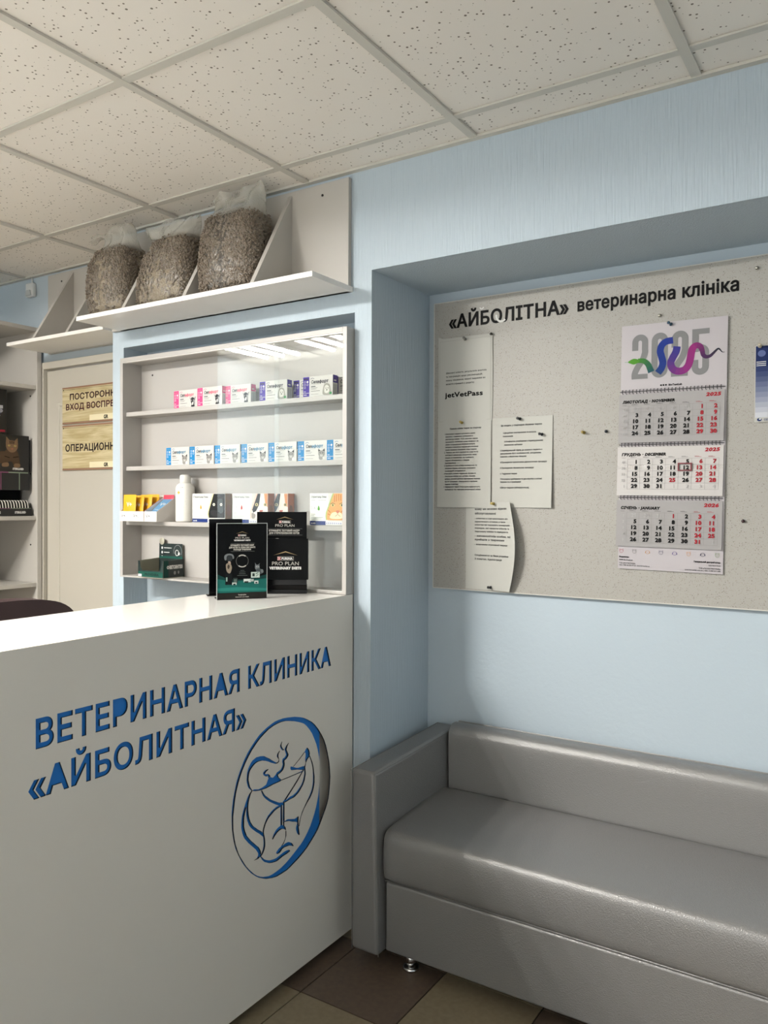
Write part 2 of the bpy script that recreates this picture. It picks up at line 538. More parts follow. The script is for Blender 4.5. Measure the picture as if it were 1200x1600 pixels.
LOGO_CUTS = [
[(-3450,7100),(-3440,7100),(-3430,7090),(-3460,7020),(-3460,6990),(-3450,6960),(-3430,6930),(-3410,6900),(-3380,6870),(-3350,6860),(-3340,6850),(-3350,6840),(-3380,6840),(-3410,6840),(-3420,6850),(-3470,6890),(-3490,6920),(-3520,6960),(-3520,7010),(-3510,7020)],
[(-3160,6990),(-3150,6990),(-3140,6980),(-3140,6980),(-3160,6960),(-3200,6910),(-3230,6850),(-3240,6830),(-3230,6800),(-3160,6680),(-3150,6660),(-3160,6630),(-3180,6600),(-3240,6560),(-3270,6550),(-3320,6540),(-3330,6530),(-3330,6500),(-3320,6460),(-3320,6410),(-3330,6370),(-3360,6320),(-3380,6290),(-3430,6260),(-3520,6230),(-3610,6210),(-3580,6140),(-3550,6110),(-3490,6060),(-3460,6030),(-2910,6020),(-2540,6020),(-2510,6040),(-2510,6040),(-2520,6040),(-2580,6060),(-2670,6090),(-2760,6120),(-2950,6160),(-3030,6180),(-3050,6200),(-3060,6210),(-3070,6240),(-3070,6270),(-3060,6280),(-3050,6290),(-3020,6280),(-2950,6250),(-2860,6210),(-2820,6190),(-2760,6170),(-2710,6160),(-2530,6150),(-2480,6140),(-2440,6130),(-2430,6130),(-2400,6170),(-2380,6220),(-2390,6270),(-2400,6310),(-2390,6370),(-2380,6430),(-2380,6480),(-2410,6530),(-2430,6520),(-2650,6390),(-2920,6250),(-2920,6250),(-2940,6250),(-2940,6260),(-2940,6260),(-2700,6390),(-2430,6550),(-2410,6560),(-2380,6600),(-2340,6630),(-2310,6640),(-2300,6630),(-2280,6620),(-2250,6590),(-2220,6550),(-2200,6510),(-2180,6440),(-2190,6370),(-2170,6360),(-2050,6130),(-2020,6040),(-1990,5910),(-1950,5690),(-1950,5620),(-1950,5520),(-1970,5420),(-2010,5310),(-2050,5240),(-2120,5160),(-2170,5110),(-2290,5020),(-2440,4890),(-2520,4790),(-2570,4720),(-2600,4660),(-2620,4590),(-2660,4450),(-2660,4450),(-2680,4460),(-2690,4460),(-2670,4340),(-2650,4240),(-2650,4210),(-2660,4200),(-2680,4200),(-2700,4220),(-2750,4270),(-2770,4300),(-2780,4330),(-2800,4380),(-2810,4430),(-2810,4460),(-2800,4490),(-2760,4570),(-2770,4600),(-2770,4610),(-2800,4620),(-2830,4640),(-2980,4690),(-3130,4760),(-3220,4780),(-3320,4800),(-3330,4790),(-3330,4710),(-3330,4700),(-3290,4650),(-3270,4620),(-3260,4590),(-3250,4520),(-3240,4510),(-3240,4390),(-3260,4340),(-3300,4270),(-3350,4200),(-3400,4170),(-3400,4160),(-3290,4180),(-3240,4180),(-3200,4180),(-3150,4170),(-3120,4160),(-3050,4120),(-2990,4080),(-2960,4040),(-2940,4010),(-2920,3990),(-2930,3970),(-2960,3990),(-3050,4030),(-3100,4050),(-3140,4060),(-3220,4070),(-3330,4080),(-3390,4070),(-3430,4060),(-3460,4030),(-3480,4020),(-3530,4000),(-3570,4000),(-3600,4000),(-3640,4010),(-3660,4030),(-3670,4040),(-3680,4050),(-3670,4070),(-3650,4090),(-3630,4100),(-3560,4140),(-3490,4150),(-3370,4230),(-3310,4300),(-3290,4340),(-3280,4390),(-3280,4520),(-3260,4530),(-3270,4540),(-3290,4570),(-3320,4590),(-3370,4620),(-3430,4640),(-3490,4640),(-3580,4620),(-3640,4600),(-3720,4550),(-3800,4490),(-3810,4480),(-3830,4480),(-3840,4490),(-3850,4500),(-3830,4540),(-3790,4600),(-3770,4630),(-3710,4680),(-3660,4710),(-3610,4730),(-3570,4740),(-3510,4750),(-3500,4760),(-3500,4960),(-3500,5270),(-3500,5280),(-3580,5280),(-3650,5270),(-3740,5250),(-3850,5200),(-3940,5160),(-4020,5110),(-4080,5050),(-4120,5000),(-4170,4900),(-4180,4860),(-4190,4810),(-4180,4750),(-4150,4650),(-4140,4590),(-4130,4520),(-4130,4430),(-4140,4390),(-4160,4330),(-4200,4270),(-4240,4230),(-4300,4190),(-4300,4190),(-4210,4100),(-4180,4070),(-4150,4050),(-4100,4020),(-4020,3980),(-3950,3950),(-3900,3940),(-3790,3920),(-3680,3910),(-3600,3920),(-3350,3960),(-3260,3960),(-3220,3960),(-3120,3940),(-3100,3920),(-3080,3910),(-3070,3890),(-3080,3880),(-3190,3860),(-3390,3850),(-3560,3820),(-3630,3810),(-3730,3820),(-3830,3840),(-3910,3860),(-3990,3890),(-4080,3940),(-4140,3970),(-4190,4010),(-4220,4040),(-4260,4080),(-4330,4180),(-4340,4180),(-4350,4190),(-4360,4190),(-4400,4170),(-4450,4170),(-4560,4180),(-4570,4180),(-4580,4180),(-4580,4190),(-4490,4200),(-4460,4210),(-4450,4230),(-4430,4250),(-4420,4280),(-4420,4310),(-4430,4340),(-4470,4390),(-4510,4450),(-4810,4740),(-4880,4820),(-4950,4900),(-5000,4980),(-5040,5080),(-5060,5150),(-5080,5240),(-5080,5330),(-5070,5450),(-5050,5550),(-5000,5670),(-4910,5850),(-4850,5950),(-4830,5980),(-4790,6020),(-4720,6070),(-4720,6070),(-4690,6090),(-4690,6100),(-4770,6170),(-4810,6210),(-4830,6250),(-4840,6280),(-4870,6370),(-4880,6430),(-4870,6520),(-4860,6620),(-4830,6700),(-4790,6760),(-4740,6820),(-4700,6860),(-4640,6900),(-4600,6910),(-4540,6930),(-4490,6940),(-4390,6930),(-4350,6930),(-4270,6910),(-4220,6900),(-4170,6880),(-4090,6830),(-3980,6770),(-3850,6680),(-3740,6610),(-3680,6580),(-3660,6570),(-3640,6570),(-3590,6590),(-3580,6620),(-3580,6640),(-3590,6650),(-3650,6720),(-3660,6750),(-3650,6780),(-3640,6800),(-3600,6840),(-3550,6870),(-3540,6870),(-3530,6860),(-3530,6850),(-3580,6790),(-3590,6750),(-3590,6720),(-3560,6640),(-3560,6610),(-3560,6570),(-3620,6540),(-3660,6540),(-3720,6550),(-3880,6620),(-4030,6700),(-4120,6740),(-4210,6770),(-4270,6790),(-4370,6800),(-4440,6800),(-4490,6790),(-4540,6780),(-4620,6740),(-4680,6700),(-4730,6660),(-4750,6640),(-4780,6570),(-4790,6520),(-4800,6460),(-4800,6410),(-4780,6340),(-4760,6270),(-4740,6210),(-4710,6170),(-4650,6090),(-4650,6080),(-4710,6020),(-4770,5890),(-4800,5780),(-4810,5690),(-4810,5620),(-4800,5530),(-4780,5430),(-4760,5360),(-4720,5270),(-4680,5210),(-4630,5140),(-4580,5090),(-4490,5020),(-4460,4990),(-4320,4890),(-4280,4860),(-4250,4820),(-4230,4890),(-4220,4920),(-4200,4970),(-4150,5060),(-4090,5140),(-4020,5210),(-3960,5240),(-3910,5270),(-3800,5310),(-3680,5340),(-3620,5340),(-3570,5340),(-3570,5340),(-3640,5380),(-3700,5410),(-3940,5560),(-4020,5620),(-4110,5690),(-4180,5760),(-4230,5820),(-4310,5970),(-4310,5970),(-4300,5980),(-4280,5980),(-4270,5980),(-4190,5860),(-4140,5800),(-4090,5760),(-4040,5720),(-3930,5630),(-3850,5580),(-3720,5510),(-3580,5430),(-3530,5410),(-3440,5390),(-3400,5370),(-3390,5400),(-3360,5410),(-2940,5700),(-2740,5850),(-2600,5960),(-2570,5990),(-2570,5990),(-3160,6000),(-3470,6010),(-3480,6010),(-3510,6000),(-3580,6000),(-3800,6000),(-4100,5980),(-4240,5990),(-4300,5990),(-4360,6000),(-4540,6040),(-4600,6060),(-4630,6070),(-4640,6080),(-4640,6100),(-4630,6100),(-4610,6100),(-4580,6100),(-4450,6060),(-4410,6050),(-4360,6050),(-4300,6050),(-4220,6060),(-4180,6070),(-4120,6080),(-4090,6100),(-4070,6130),(-4030,6200),(-4000,6230),(-4020,6250),(-4030,6290),(-4030,6300),(-4100,6310),(-4130,6320),(-4170,6350),(-4200,6370),(-4220,6400),(-4230,6410),(-4230,6430),(-4220,6450),(-4190,6470),(-4140,6490),(-4090,6490),(-4020,6490),(-4010,6490),(-4010,6480),(-4010,6470),(-4090,6440),(-4130,6410),(-4140,6400),(-4140,6390),(-4120,6380),(-4100,6370),(-4040,6360),(-4010,6350),(-3990,6330),(-3970,6320),(-3950,6300),(-3920,6240),(-3900,6230),(-3850,6200),(-3830,6200),(-3800,6200),(-3740,6230),(-3710,6240),(-3660,6290),(-3560,6310),(-3490,6330),(-3470,6350),(-3440,6380),(-3410,6440),(-3410,6470),(-3430,6520),(-3430,6550),(-3420,6590),(-3400,6610),(-3330,6620),(-3280,6660),(-3260,6680),(-3270,6710),(-3320,6830),(-3320,6850),(-3310,6880),(-3290,6900),(-3260,6930)],
[(-2200,6340),(-2290,6290),(-2360,6200),(-2390,6090),(-2390,6070),(-2370,5930),(-2370,5880),(-2390,5810),(-2420,5710),(-2460,5650),(-2500,5590),(-2570,5530),(-2630,5480),(-2690,5440),(-2780,5400),(-2860,5370),(-2920,5360),(-3080,5360),(-3280,5340),(-3300,5340),(-3320,5360),(-3320,5360),(-3320,4920),(-3320,4820),(-3320,4820),(-3240,4830),(-3210,4830),(-3180,4830),(-3050,4790),(-2920,4750),(-2890,4740),(-2850,4740),(-2820,4740),(-2720,4760),(-2700,4750),(-2690,4730),(-2700,4600),(-2690,4480),(-2680,4490),(-2660,4580),(-2620,4690),(-2580,4760),(-2550,4820),(-2460,4920),(-2200,5190),(-2130,5280),(-2080,5370),(-2050,5470),(-2030,5570),(-2030,5760),(-2040,5900),(-2060,6000),(-2090,6100),(-2140,6220)],
[(-2450,6040),(-2460,6040),(-2450,6030),(-2470,6010),(-2460,6000),(-2500,5990),(-2760,5770),(-3270,5400),(-3260,5400),(-3180,5420),(-3130,5430),(-3080,5440),(-2950,5440),(-2890,5460),(-2810,5480),(-2760,5510),(-2710,5540),(-2630,5590),(-2580,5630),(-2540,5680),(-2510,5720),(-2480,5790),(-2460,5840),(-2440,5910),(-2440,5980)],
[(-3420,5300),(-3430,5300),(-3430,5300),(-3420,4930),(-3420,4750),(-3420,4740),(-3390,4730),(-3390,4730),(-3380,4740),(-3400,4950),(-3390,5290),(-3400,5300)],
[(-4880,5710),(-4920,5620),(-4940,5550),(-4960,5490),(-4970,5400),(-4970,5280),(-4970,5230),(-4950,5150),(-4930,5090),(-4900,5030),(-4870,4960),(-4830,4910),(-4790,4860),(-4700,4760),(-4450,4520),(-4410,4490),(-4380,4450),(-4340,4390),(-4320,4350),(-4300,4290),(-4310,4250),(-4300,4250),(-4300,4250),(-4270,4280),(-4240,4330),(-4220,4390),(-4210,4420),(-4200,4510),(-4210,4640),(-4220,4700),(-4230,4700),(-4250,4720),(-4260,4730),(-4360,4820),(-4520,4940),(-4650,5050),(-4720,5120),(-4770,5180),(-4800,5230),(-4820,5280),(-4850,5340),(-4870,5420),(-4890,5520),(-4890,5630),(-4880,5700)]]

# ------------------------------------------------------------------ materials
M_WALL = mat('blue_wall_paint', '#B2BFC8', 0.6, spec=0.3, bump=('noise', (240, 240, 8), 0.48, 0.005))
M_WALLN = mat('blue_roller_paint', '#B2BFC8', 0.5, spec=0.35, bump=('noise', 70, 0.25, 0.003))
M_WHITEW = mat('pale_wall_paint', '#D9DCDA', 0.7)
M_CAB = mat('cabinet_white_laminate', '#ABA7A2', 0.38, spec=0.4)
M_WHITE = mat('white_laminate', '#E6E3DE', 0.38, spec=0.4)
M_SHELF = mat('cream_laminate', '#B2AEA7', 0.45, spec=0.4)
M_COUNTER = mat('white_gloss_laminate', '#EEECE7', 0.14, spec=0.5)
M_PANEL = mat('white_panel_laminate', '#DDD8CF', 0.42, spec=0.4)
M_BLUE = mat('blue_acrylic', '#1E74C6', 0.4, spec=0.4)
M_BAR = mat('grid_bar_white', '#C6C2B8', 0.5)
M_BLACK = mat('black_gloss_plastic', '#050506', 0.2, spec=0.3)
M_BLACKC = mat('black_printed_card', '#050607', 0.4, spec=0.12)
M_CHROME = mat('chrome', '#D8D8D8', 0.12, metal=1.0)
M_DOOR = mat('cream_door_paint', '#B2ADA1', 0.5)
M_PAPER = mat('white_paper', '#BAB9B2', 0.7, spec=0.2)
M_CARD = mat('white_carton', '#C6C4BF', 0.5, spec=0.3)
M_DARK = mat('dark_plinth', '#1C1A18', 0.7)

def fresnel(nt, ior=1.5):
    """reflectance of a thin sheet seen from either side"""
    ge = nt.nodes.new('ShaderNodeNewGeometry')
    mi = nt.nodes.new('ShaderNodeMix')
    mi.inputs['A'].default_value = ior
    mi.inputs['B'].default_value = 1 / ior
    nt.links.new(ge.outputs['Backfacing'], mi.inputs['Factor'])
    fr = nt.nodes.new('ShaderNodeFresnel')
    nt.links.new(mi.outputs[0], fr.inputs['IOR'])
    return fr

def glass_mat():
    m = bpy.data.materials.new('clear_glass_pane')
    m.use_nodes = True
    nt = m.node_tree
    nt.nodes.remove(nt.nodes['Principled BSDF'])
    out = nt.nodes['Material Output']
    t = nt.nodes.new('ShaderNodeBsdfTransparent')
    t.inputs[0].default_value = (0.97, 0.98, 0.975, 1)
    g = nt.nodes.new('ShaderNodeBsdfGlossy')
    g.inputs['Roughness'].default_value = 0.015
    fr = fresnel(nt, 1.42)
    mx = nt.nodes.new('ShaderNodeMixShader')
    nt.links.new(fr.outputs[0], mx.inputs[0])
    nt.links.new(t.outputs[0], mx.inputs[1])
    nt.links.new(g.outputs[0], mx.inputs[2])
    nt.links.new(mx.outputs[0], out.inputs[0])
    return m
M_GLASS = glass_mat()

def film_mat(name, haze, col, scale):
    """thin crinkled plastic film: mostly clear, a little milky, with a gloss"""
    m = bpy.data.materials.new(name)
    m.use_nodes = True
    nt = m.node_tree
    nt.nodes.remove(nt.nodes['Principled BSDF'])
    out = nt.nodes['Material Output']
    tr = nt.nodes.new('ShaderNodeBsdfTransparent')
    tl = nt.nodes.new('ShaderNodeBsdfTranslucent')
    df = nt.nodes.new('ShaderNodeBsdfDiffuse')
    gl = nt.nodes.new('ShaderNodeBsdfGlossy')
    tl.inputs[0].default_value = df.inputs[0].default_value = srgb(col)
    gl.inputs['Roughness'].default_value = 0.16
    tc = nt.nodes.new('ShaderNodeTexCoord')
    no = nt.nodes.new('ShaderNodeTexNoise')
    no.inputs['Scale'].default_value = scale
    no.inputs['Detail'].default_value = 4
    no.inputs['Distortion'].default_value = 1.5
    bp = nt.nodes.new('ShaderNodeBump')
    bp.inputs['Strength'].default_value = 0.7
    bp.inputs['Distance'].default_value = 0.012
    nt.links.new(tc.outputs['Object'], no.inputs['Vector'])
    nt.links.new(no.outputs['Fac'], bp.inputs['Height'])
    for s in (df, gl, tl):
        nt.links.new(bp.outputs['Normal'], s.inputs['Normal'])
    a = nt.nodes.new('ShaderNodeMixShader'); a.inputs[0].default_value = 0.5
    b = nt.nodes.new('ShaderNodeMixShader'); b.inputs[0].default_value = haze
    c = nt.nodes.new('ShaderNodeMixShader')
    fr = fresnel(nt, 1.45)
    nt.links.new(bp.outputs['Normal'], fr.inputs['Normal'])
    nt.links.new(df.outputs[0], a.inputs[1]); nt.links.new(tl.outputs[0], a.inputs[2])
    nt.links.new(tr.outputs[0], b.inputs[1]); nt.links.new(a.outputs[0], b.inputs[2])
    nt.links.new(fr.outputs[0], c.inputs[0])
    nt.links.new(b.outputs[0], c.inputs[1]); nt.links.new(gl.outputs[0], c.inputs[2])
    nt.links.new(c.outputs[0], out.inputs[0])
    return m

def ceiling_mat():
    m = mat('mineral_fibre_tile', '#E8E2D9', 0.85, spec=0.1)
    nt = m.node_tree
    p = nt.nodes['Principled BSDF']
    tc = nt.nodes.new('ShaderNodeTexCoord')
    vo = nt.nodes.new('ShaderNodeTexVoronoi'); vo.inputs['Scale'].default_value = 84
    nt.links.new(tc.outputs['Object'], vo.inputs['Vector'])
    sep = nt.nodes.new('ShaderNodeSeparateColor')
    nt.links.new(vo.outputs['Color'], sep.inputs[0])
    th = nt.nodes.new('ShaderNodeMath'); th.operation = 'MULTIPLY_ADD'       # each pit has its own size
    th.inputs[1].default_value = 0.34; th.inputs[2].default_value = -0.07
    nt.links.new(sep.outputs[0], th.inputs[0])
    ls = nt.nodes.new('ShaderNodeMath'); ls.operation = 'LESS_THAN'
    nt.links.new(vo.outputs['Distance'], ls.inputs[0]); nt.links.new(th.outputs[0], ls.inputs[1])
    mx = nt.nodes.new('ShaderNodeMix'); mx.data_type = 'RGBA'
    mx.inputs['A'].default_value = srgb('#E8E2D9'); mx.inputs['B'].default_value = srgb('#7E766A')
    nt.links.new(ls.outputs[0], mx.inputs['Factor'])
    nt.links.new(mx.outputs['Result'], p.inputs['Base Color'])
    return m

def board_mat():
    m = mat('speckled_laminate', '#C9C5BA', 0.45, spec=0.35)
    nt = m.node_tree
    p = nt.nodes['Principled BSDF']
    tc = nt.nodes.new('ShaderNodeTexCoord')
    last = None
    for sc_, thr, colr, k in ((330, 0.20, '#979288', 0.46), (250, 0.16, '#78736B', 0.34)):
        vo = nt.nodes.new('ShaderNodeTexVoronoi'); vo.inputs['Scale'].default_value = sc_
        nt.links.new(tc.outputs['Object'], vo.inputs['Vector'])
        sep = nt.nodes.new('ShaderNodeSeparateColor')
        nt.links.new(vo.outputs['Color'], sep.inputs[0])
        th = nt.nodes.new('ShaderNodeMath'); th.operation = 'MULTIPLY_ADD'
        th.inputs[1].default_value = k * 1.6; th.inputs[2].default_value = -k * 0.6
        nt.links.new(sep.outputs[0], th.inputs[0])
        ls = nt.nodes.new('ShaderNodeMath'); ls.operation = 'LESS_THAN'
        nt.links.new(vo.outputs['Distance'], ls.inputs[0]); nt.links.new(th.outputs[0], ls.inputs[1])
        mx = nt.nodes.new('ShaderNodeMix'); mx.data_type = 'RGBA'
        if last is None:
            mx.inputs['A'].default_value = srgb('#A4A19A')
        else:
            nt.links.new(last.outputs['Result'], mx.inputs['A'])
        mx.inputs['B'].default_value = srgb(colr)
        nt.links.new(ls.outputs[0], mx.inputs['Factor'])
        last = mx
    nt.links.new(last.outputs['Result'], p.inputs['Base Color'])
    return m

def wood_mat():
    m = mat('pine_print', '#CDB87C', 0.45)
    nt = m.node_tree
    p = nt.nodes['Principled BSDF']
    tc = nt.nodes.new('ShaderNodeTexCoord')
    mp = nt.nodes.new('ShaderNodeMapping'); mp.inputs['Scale'].default_value = (3, 3, 34)
    no = nt.nodes.new('ShaderNodeTexNoise'); no.inputs['Scale'].default_value = 1.6
    no.inputs['Detail'].default_value = 5; no.inputs['Distortion'].default_value = 1.2
    r = nt.nodes.new('ShaderNodeValToRGB')
    r.color_ramp.elements[0].position = 0.33; r.color_ramp.elements[0].color = srgb('#A39268')
    r.color_ramp.elements[1].position = 0.66; r.color_ramp.elements[1].color = srgb('#C6BA96')
    nt.links.new(tc.outputs['Object'], mp.inputs['Vector']); nt.links.new(mp.outputs[0], no.inputs['Vector'])
    nt.links.new(no.outputs['Fac'], r.inputs['Fac']); nt.links.new(r.outputs['Color'], p.inputs['Base Color'])
    return m

def emit_mat(name, col, strength):
    m = bpy.data.materials.new(name)
    m.use_nodes = True
    nt = m.node_tree
    nt.nodes.remove(nt.nodes['Principled BSDF'])
    e = nt.nodes.new('ShaderNodeEmission')
    e.inputs[0].default_value = col
    e.inputs[1].default_value = strength
    nt.links.new(e.outputs[0], nt.nodes['Material Output'].inputs[0])
    return m

# ------------------------------------------------------------------ the room
H = 2.4136
GX, GY = 0.4213, -0.1453                 # a crossing of the ceiling grid
XL, XR, YB = -2.60, 2.6, -4.1            # left wall, right wall, wall behind the camera
ND, NX, NZ = 0.363, 0.0661, 2.0994       # depth, left edge and top of the seating niche
DW = 0.172                               # door wall

def struct(o):
    o['kind'] = 'structure'
    return o

def lamp_cell(kx, ky):
    return (GX + 0.6 * kx, GX + 0.6 * (kx + 1), GY - 0.6 * (ky + 1), GY - 0.6 * ky)
LAMPS = [lamp_cell(-3, 3), lamp_cell(-4, 3), lamp_cell(-5, 3)]

# floor: square ceramic tiles, brown and beige
FB = mat('brown_floor_tile', '#6C5C4E', 0.42, spec=0.4, vary=(60, '#5E5046', 0.25), bump=('noise', 90, 0.12, 0.002))
FG = mat('beige_floor_tile', '#93866E', 0.42, spec=0.4, vary=(60, '#837660', 0.25), bump=('noise', 90, 0.12, 0.002))
GROUT = mat('dark_grout', '#2A231E', 0.9)
mb = MB()
mb.add([(XL, YB, -0.003), (XR, YB, -0.003), (XR, 0.8, -0.003), (XL, 0.8, -0.003)], [(0, 1, 2, 3)], GROUT)
rnd = random.Random(3)
for i in range(-9, 9):
    for j in range(-14, 4):
        x0, y0 = 0.04 + 0.3 * i, -0.308 + 0.3 * j
        x1, y1 = x0 + 0.3, y0 + 0.3
        k = (i + j) % 2 if (i, j) not in ((0, 1),) else 0
        brown = {(0, 0): True, (1, 0): False, (0, -1): False, (-1, 0): True, (-1, -1): False, (1, -1): True, (2, 0): True}.get((i, j), rnd.random() < 0.45)
        a0, a1, b0, b1 = max(x0 + .002, XL), min(x1 - .002, XR), max(y0 + .002, YB), min(y1 - .002, 0.8)
        if a1 - a0 < 0.01 or b1 - b0 < 0.01:
            continue
        mb.add([(a0, b0, 0), (a1, b0, 0), (a1, b1, 0), (a0, b1, 0), (a0, b0, -.003), (a1, b0, -.003), (a1, b1, -.003), (a0, b1, -.003)],
               [(0, 1, 2, 3), (0, 4, 5, 1), (1, 5, 6, 2), (2, 6, 7, 3), (3, 7, 4, 0)], FB if brown else FG)
struct(mb.build('floor', None, recalc=False))

# ceiling: lay-in tiles over a grid of white bars
MC = ceiling_mat()
mb = MB()
xs = [XL] + [GX + 0.6 * k for k in range(-5, 4)] + [XR]
ys = [YB] + [GY - 0.6 * k for k in range(6, -1, -1)] + [0.45]
for i in range(len(xs) - 1):
    for j in range(len(ys) - 1):
        cx, cy = (xs[i] + xs[i + 1]) / 2, (ys[j] + ys[j + 1]) / 2
        if any(l[0] < cx < l[1] and l[2] < cy < l[3] for l in LAMPS):
            continue
        mb.add([(xs[i], ys[j], H + .007), (xs[i + 1], ys[j], H + .007), (xs[i + 1], ys[j + 1], H + .007), (xs[i], ys[j + 1], H + .007)], [(0, 3, 2, 1)])
mb.box(XL - .1, XR + .1, YB - .1, 0.6, H + .12, H + .15)
struct(mb.build('ceiling', MC, recalc=False))
mb = MB()
for x in xs[1:-1]:
    mb.box(x - .012, x + .012, YB, -.0, H, H + .006)
for y in ys[1:-1]:
    for i in range(len(xs) - 1):
        mb.box(xs[i] + .012, xs[i + 1] - .012, y - .012, y + .012, H + .0008, H + .006)
for x in [GX + 0.6 * k for k in range(-5, -2)]:
    mb.box(x - .012, x + .012, 0, DW, H, H + .006)
# wall angle along the blue wall and the door wall
mb.box(-1.155, XR, -.019, .001, H - .002, H + .006)
mb.box(XL, -1.155, DW - .019, DW, H - .002, H + .006)
mb.box(XL, XL + .019, YB, DW, H - .002, H + .006)
struct(mb.build('trim_1', M_BAR))

# back wall with the cabinet recess and the deep seating niche
RX0, RX1, RZ, RD = -1.092, 0.003, 1.976, 0.116
WX = -1.156
HT = H + .1
mb = MB()
T0 = DW - .004
mb.prism([(WX, 0), (RX0, 0), (RX0, RZ), (RX1, RZ), (RX1, 0), (NX, 0), (NX, NZ), (XR, NZ), (XR, HT), (WX, HT)], 'y', 0, T0)
mb.box(RX0, RX1, RD, T0, 0, RZ)                          # back of the recess
mb.box(RX1, NX, T0, ND + .15, 0, HT)                     # side of the niche
mb.box(NX, XR, T0, ND + .15, NZ, HT)                     # underside of the niche
struct(mb.build('wall_back', M_WALL))
mb = MB()
mb.box(NX, XR, ND, ND + .15, 0, NZ)
struct(mb.build('wall_niche', M_WALLN))
mb = MB()
DX0, DX1, DZ = -1.868, -1.02, 2.0
mb.box(XL - .1, DX0, DW, DW + .12, 0, HT)
mb.box(DX0, DX1, DW, DW + .12, DZ, HT)
mb.box(DX1, WX + .3, DW, DW + .12, 0, HT)
struct(mb.build('wall_door_side', M_WALLN))
struct(MB().box(XL - .1, XL, YB, DW, 0, HT).build('wall_left', M_WALLN))
struct(MB().box(XR, XR + .1, YB, ND + .15, 0, HT).build('wall_right', M_WALLN))
# unseen wall behind the camera, with a wide window added for fill light
mb = MB()
mb.box(XL - .1, XR + .1, YB - .1, YB, 0, .35)
mb.box(XL - .1, XR + .1, YB - .1, YB, 2.32, HT)
mb.box(XL - .1, XL + .12, YB - .1, YB, .35, 2.32)
mb.box(XR - .12, XR + .1, YB - .1, YB, .35, 2.32)
struct(mb.build('wall_front', M_WHITEW))
wn = bpy.data.objects.new('fill_window_1', None)
COL.objects.link(wn)
wn.location = (0, YB, .35)
wn['kind'] = 'structure'
mb = MB()
wx0, wx1 = XL + .12, XR - .12
for k in range(5):
    x = wx0 + (wx1 - wx0) * k / 4
    mb.box(x - .03, x + .03, YB - .07, YB - .02, .35, 2.32)
mb.box(wx0, wx1, YB - .07, YB - .02, .35, .41)
mb.box(wx0, wx1, YB - .07, YB - .02, 2.26, 2.32)
mb.build('fill_window_frame', M_WHITE, wn)
MB().box(wx0, wx1, YB - .047, YB - .043, .41, 2.26).build('pane', M_GLASS, wn)

# door
dr = bpy.data.objects.new('door_1', None)
COL.objects.link(dr)
dr.location = (DX0, DW, 0)
dr['kind'] = 'structure'
mb = MB()
mb.box(DX0 - .002, DX0 + .024, DW - .012, DW + .06, 0, DZ + .012)
mb.box(DX1 - .024, DX1 + .002, DW - .003, DW + .06, 0, DZ + .012)
mb.box(DX0 + .024, DX1 - .024, DW - .012, DW + .06, DZ - .02, DZ + .012)
mb.build('door_frame', M_DOOR, dr, bevel=0.002)
mb = MB()
mb.box(DX0 + .030, DX1 - .03, DW + .004, DW + .042, 0.008, DZ - .027)
mb.box(DX0 + .13, DX1 - .12, DW - .002, DW + .006, 0.15, 1.81)
mb.build('door_leaf', M_DOOR, dr, bevel=0.004)
mb = MB()
for x0, x1, z0, z1 in ((DX0 + .115, DX1 - .105, .135, 1.825),):
    for b in ((x0, x0 + .018, z0, z1), (x1 - .018, x1, z0, z1), (x0 + .018, x1 - .018, z0, z0 + .018), (x0 + .018, x1 - .018, z1 - .018, z1)):
        mb.box(b[0], b[1], DW - .006, DW + .005, b[2], b[3])
mb.build('door_moulding', M_DOOR, dr, bevel=0.003)

# recessed ceiling lights: four tubes over a white reflector
M_TUBE = emit_mat('lit_tube', (1.0, 0.972, 0.925, 1), TUBE_POWER)
M_TUBE_DIM = emit_mat('lit_tube_dim', (1.0, 0.972, 0.925, 1), TUBE_POWER * .22)  # two farther lamps turned down to keep the nearest one's shadow edges crisp
M_REFL = mat('white_reflector', '#E8E6E0', 0.35)
LAMP_LABELS = ['square four tube ceiling light nearest the reception counter',
               'middle one of three square ceiling lights in a row over the reception',
               'square four tube ceiling light nearest the left wall']
for i, (x0, x1, y0, y1) in enumerate(LAMPS):
    t = thing('ceiling_light', LAMP_LABELS[i], 'ceiling light', ((x0 + x1) / 2, (y0 + y1) / 2, H), group='recessed ceiling lights')
    e = 0.013
    mb = MB()
    a0, a1, b0, b1 = x0 + e, x1 - e, y0 + e, y1 - e
    zb, zt = H + .0065, H + .075
    mb.box(a0, a1, b0, b1, zt, zt + .006)
    mb.box(a0, a0 + .004, b0, b1, zb, zt)
    mb.box(a1 - .004, a1, b0, b1, zb, zt)
    mb.box(a0, a1, b0, b0 + .004, zb, zt)
    mb.box(a0, a1, b1 - .004, b1, zb, zt)
    mb.build('housing', M_REFL, t)
    for k in range(4):
        x = a0 + (a1 - a0) * (k + .5) / 4
        MB().tube([(x, b0 + .02, H + .035), (x, b1 - .02, H + .035)], .013, 12).build('tube', M_TUBE_DIM if i else M_TUBE, t)

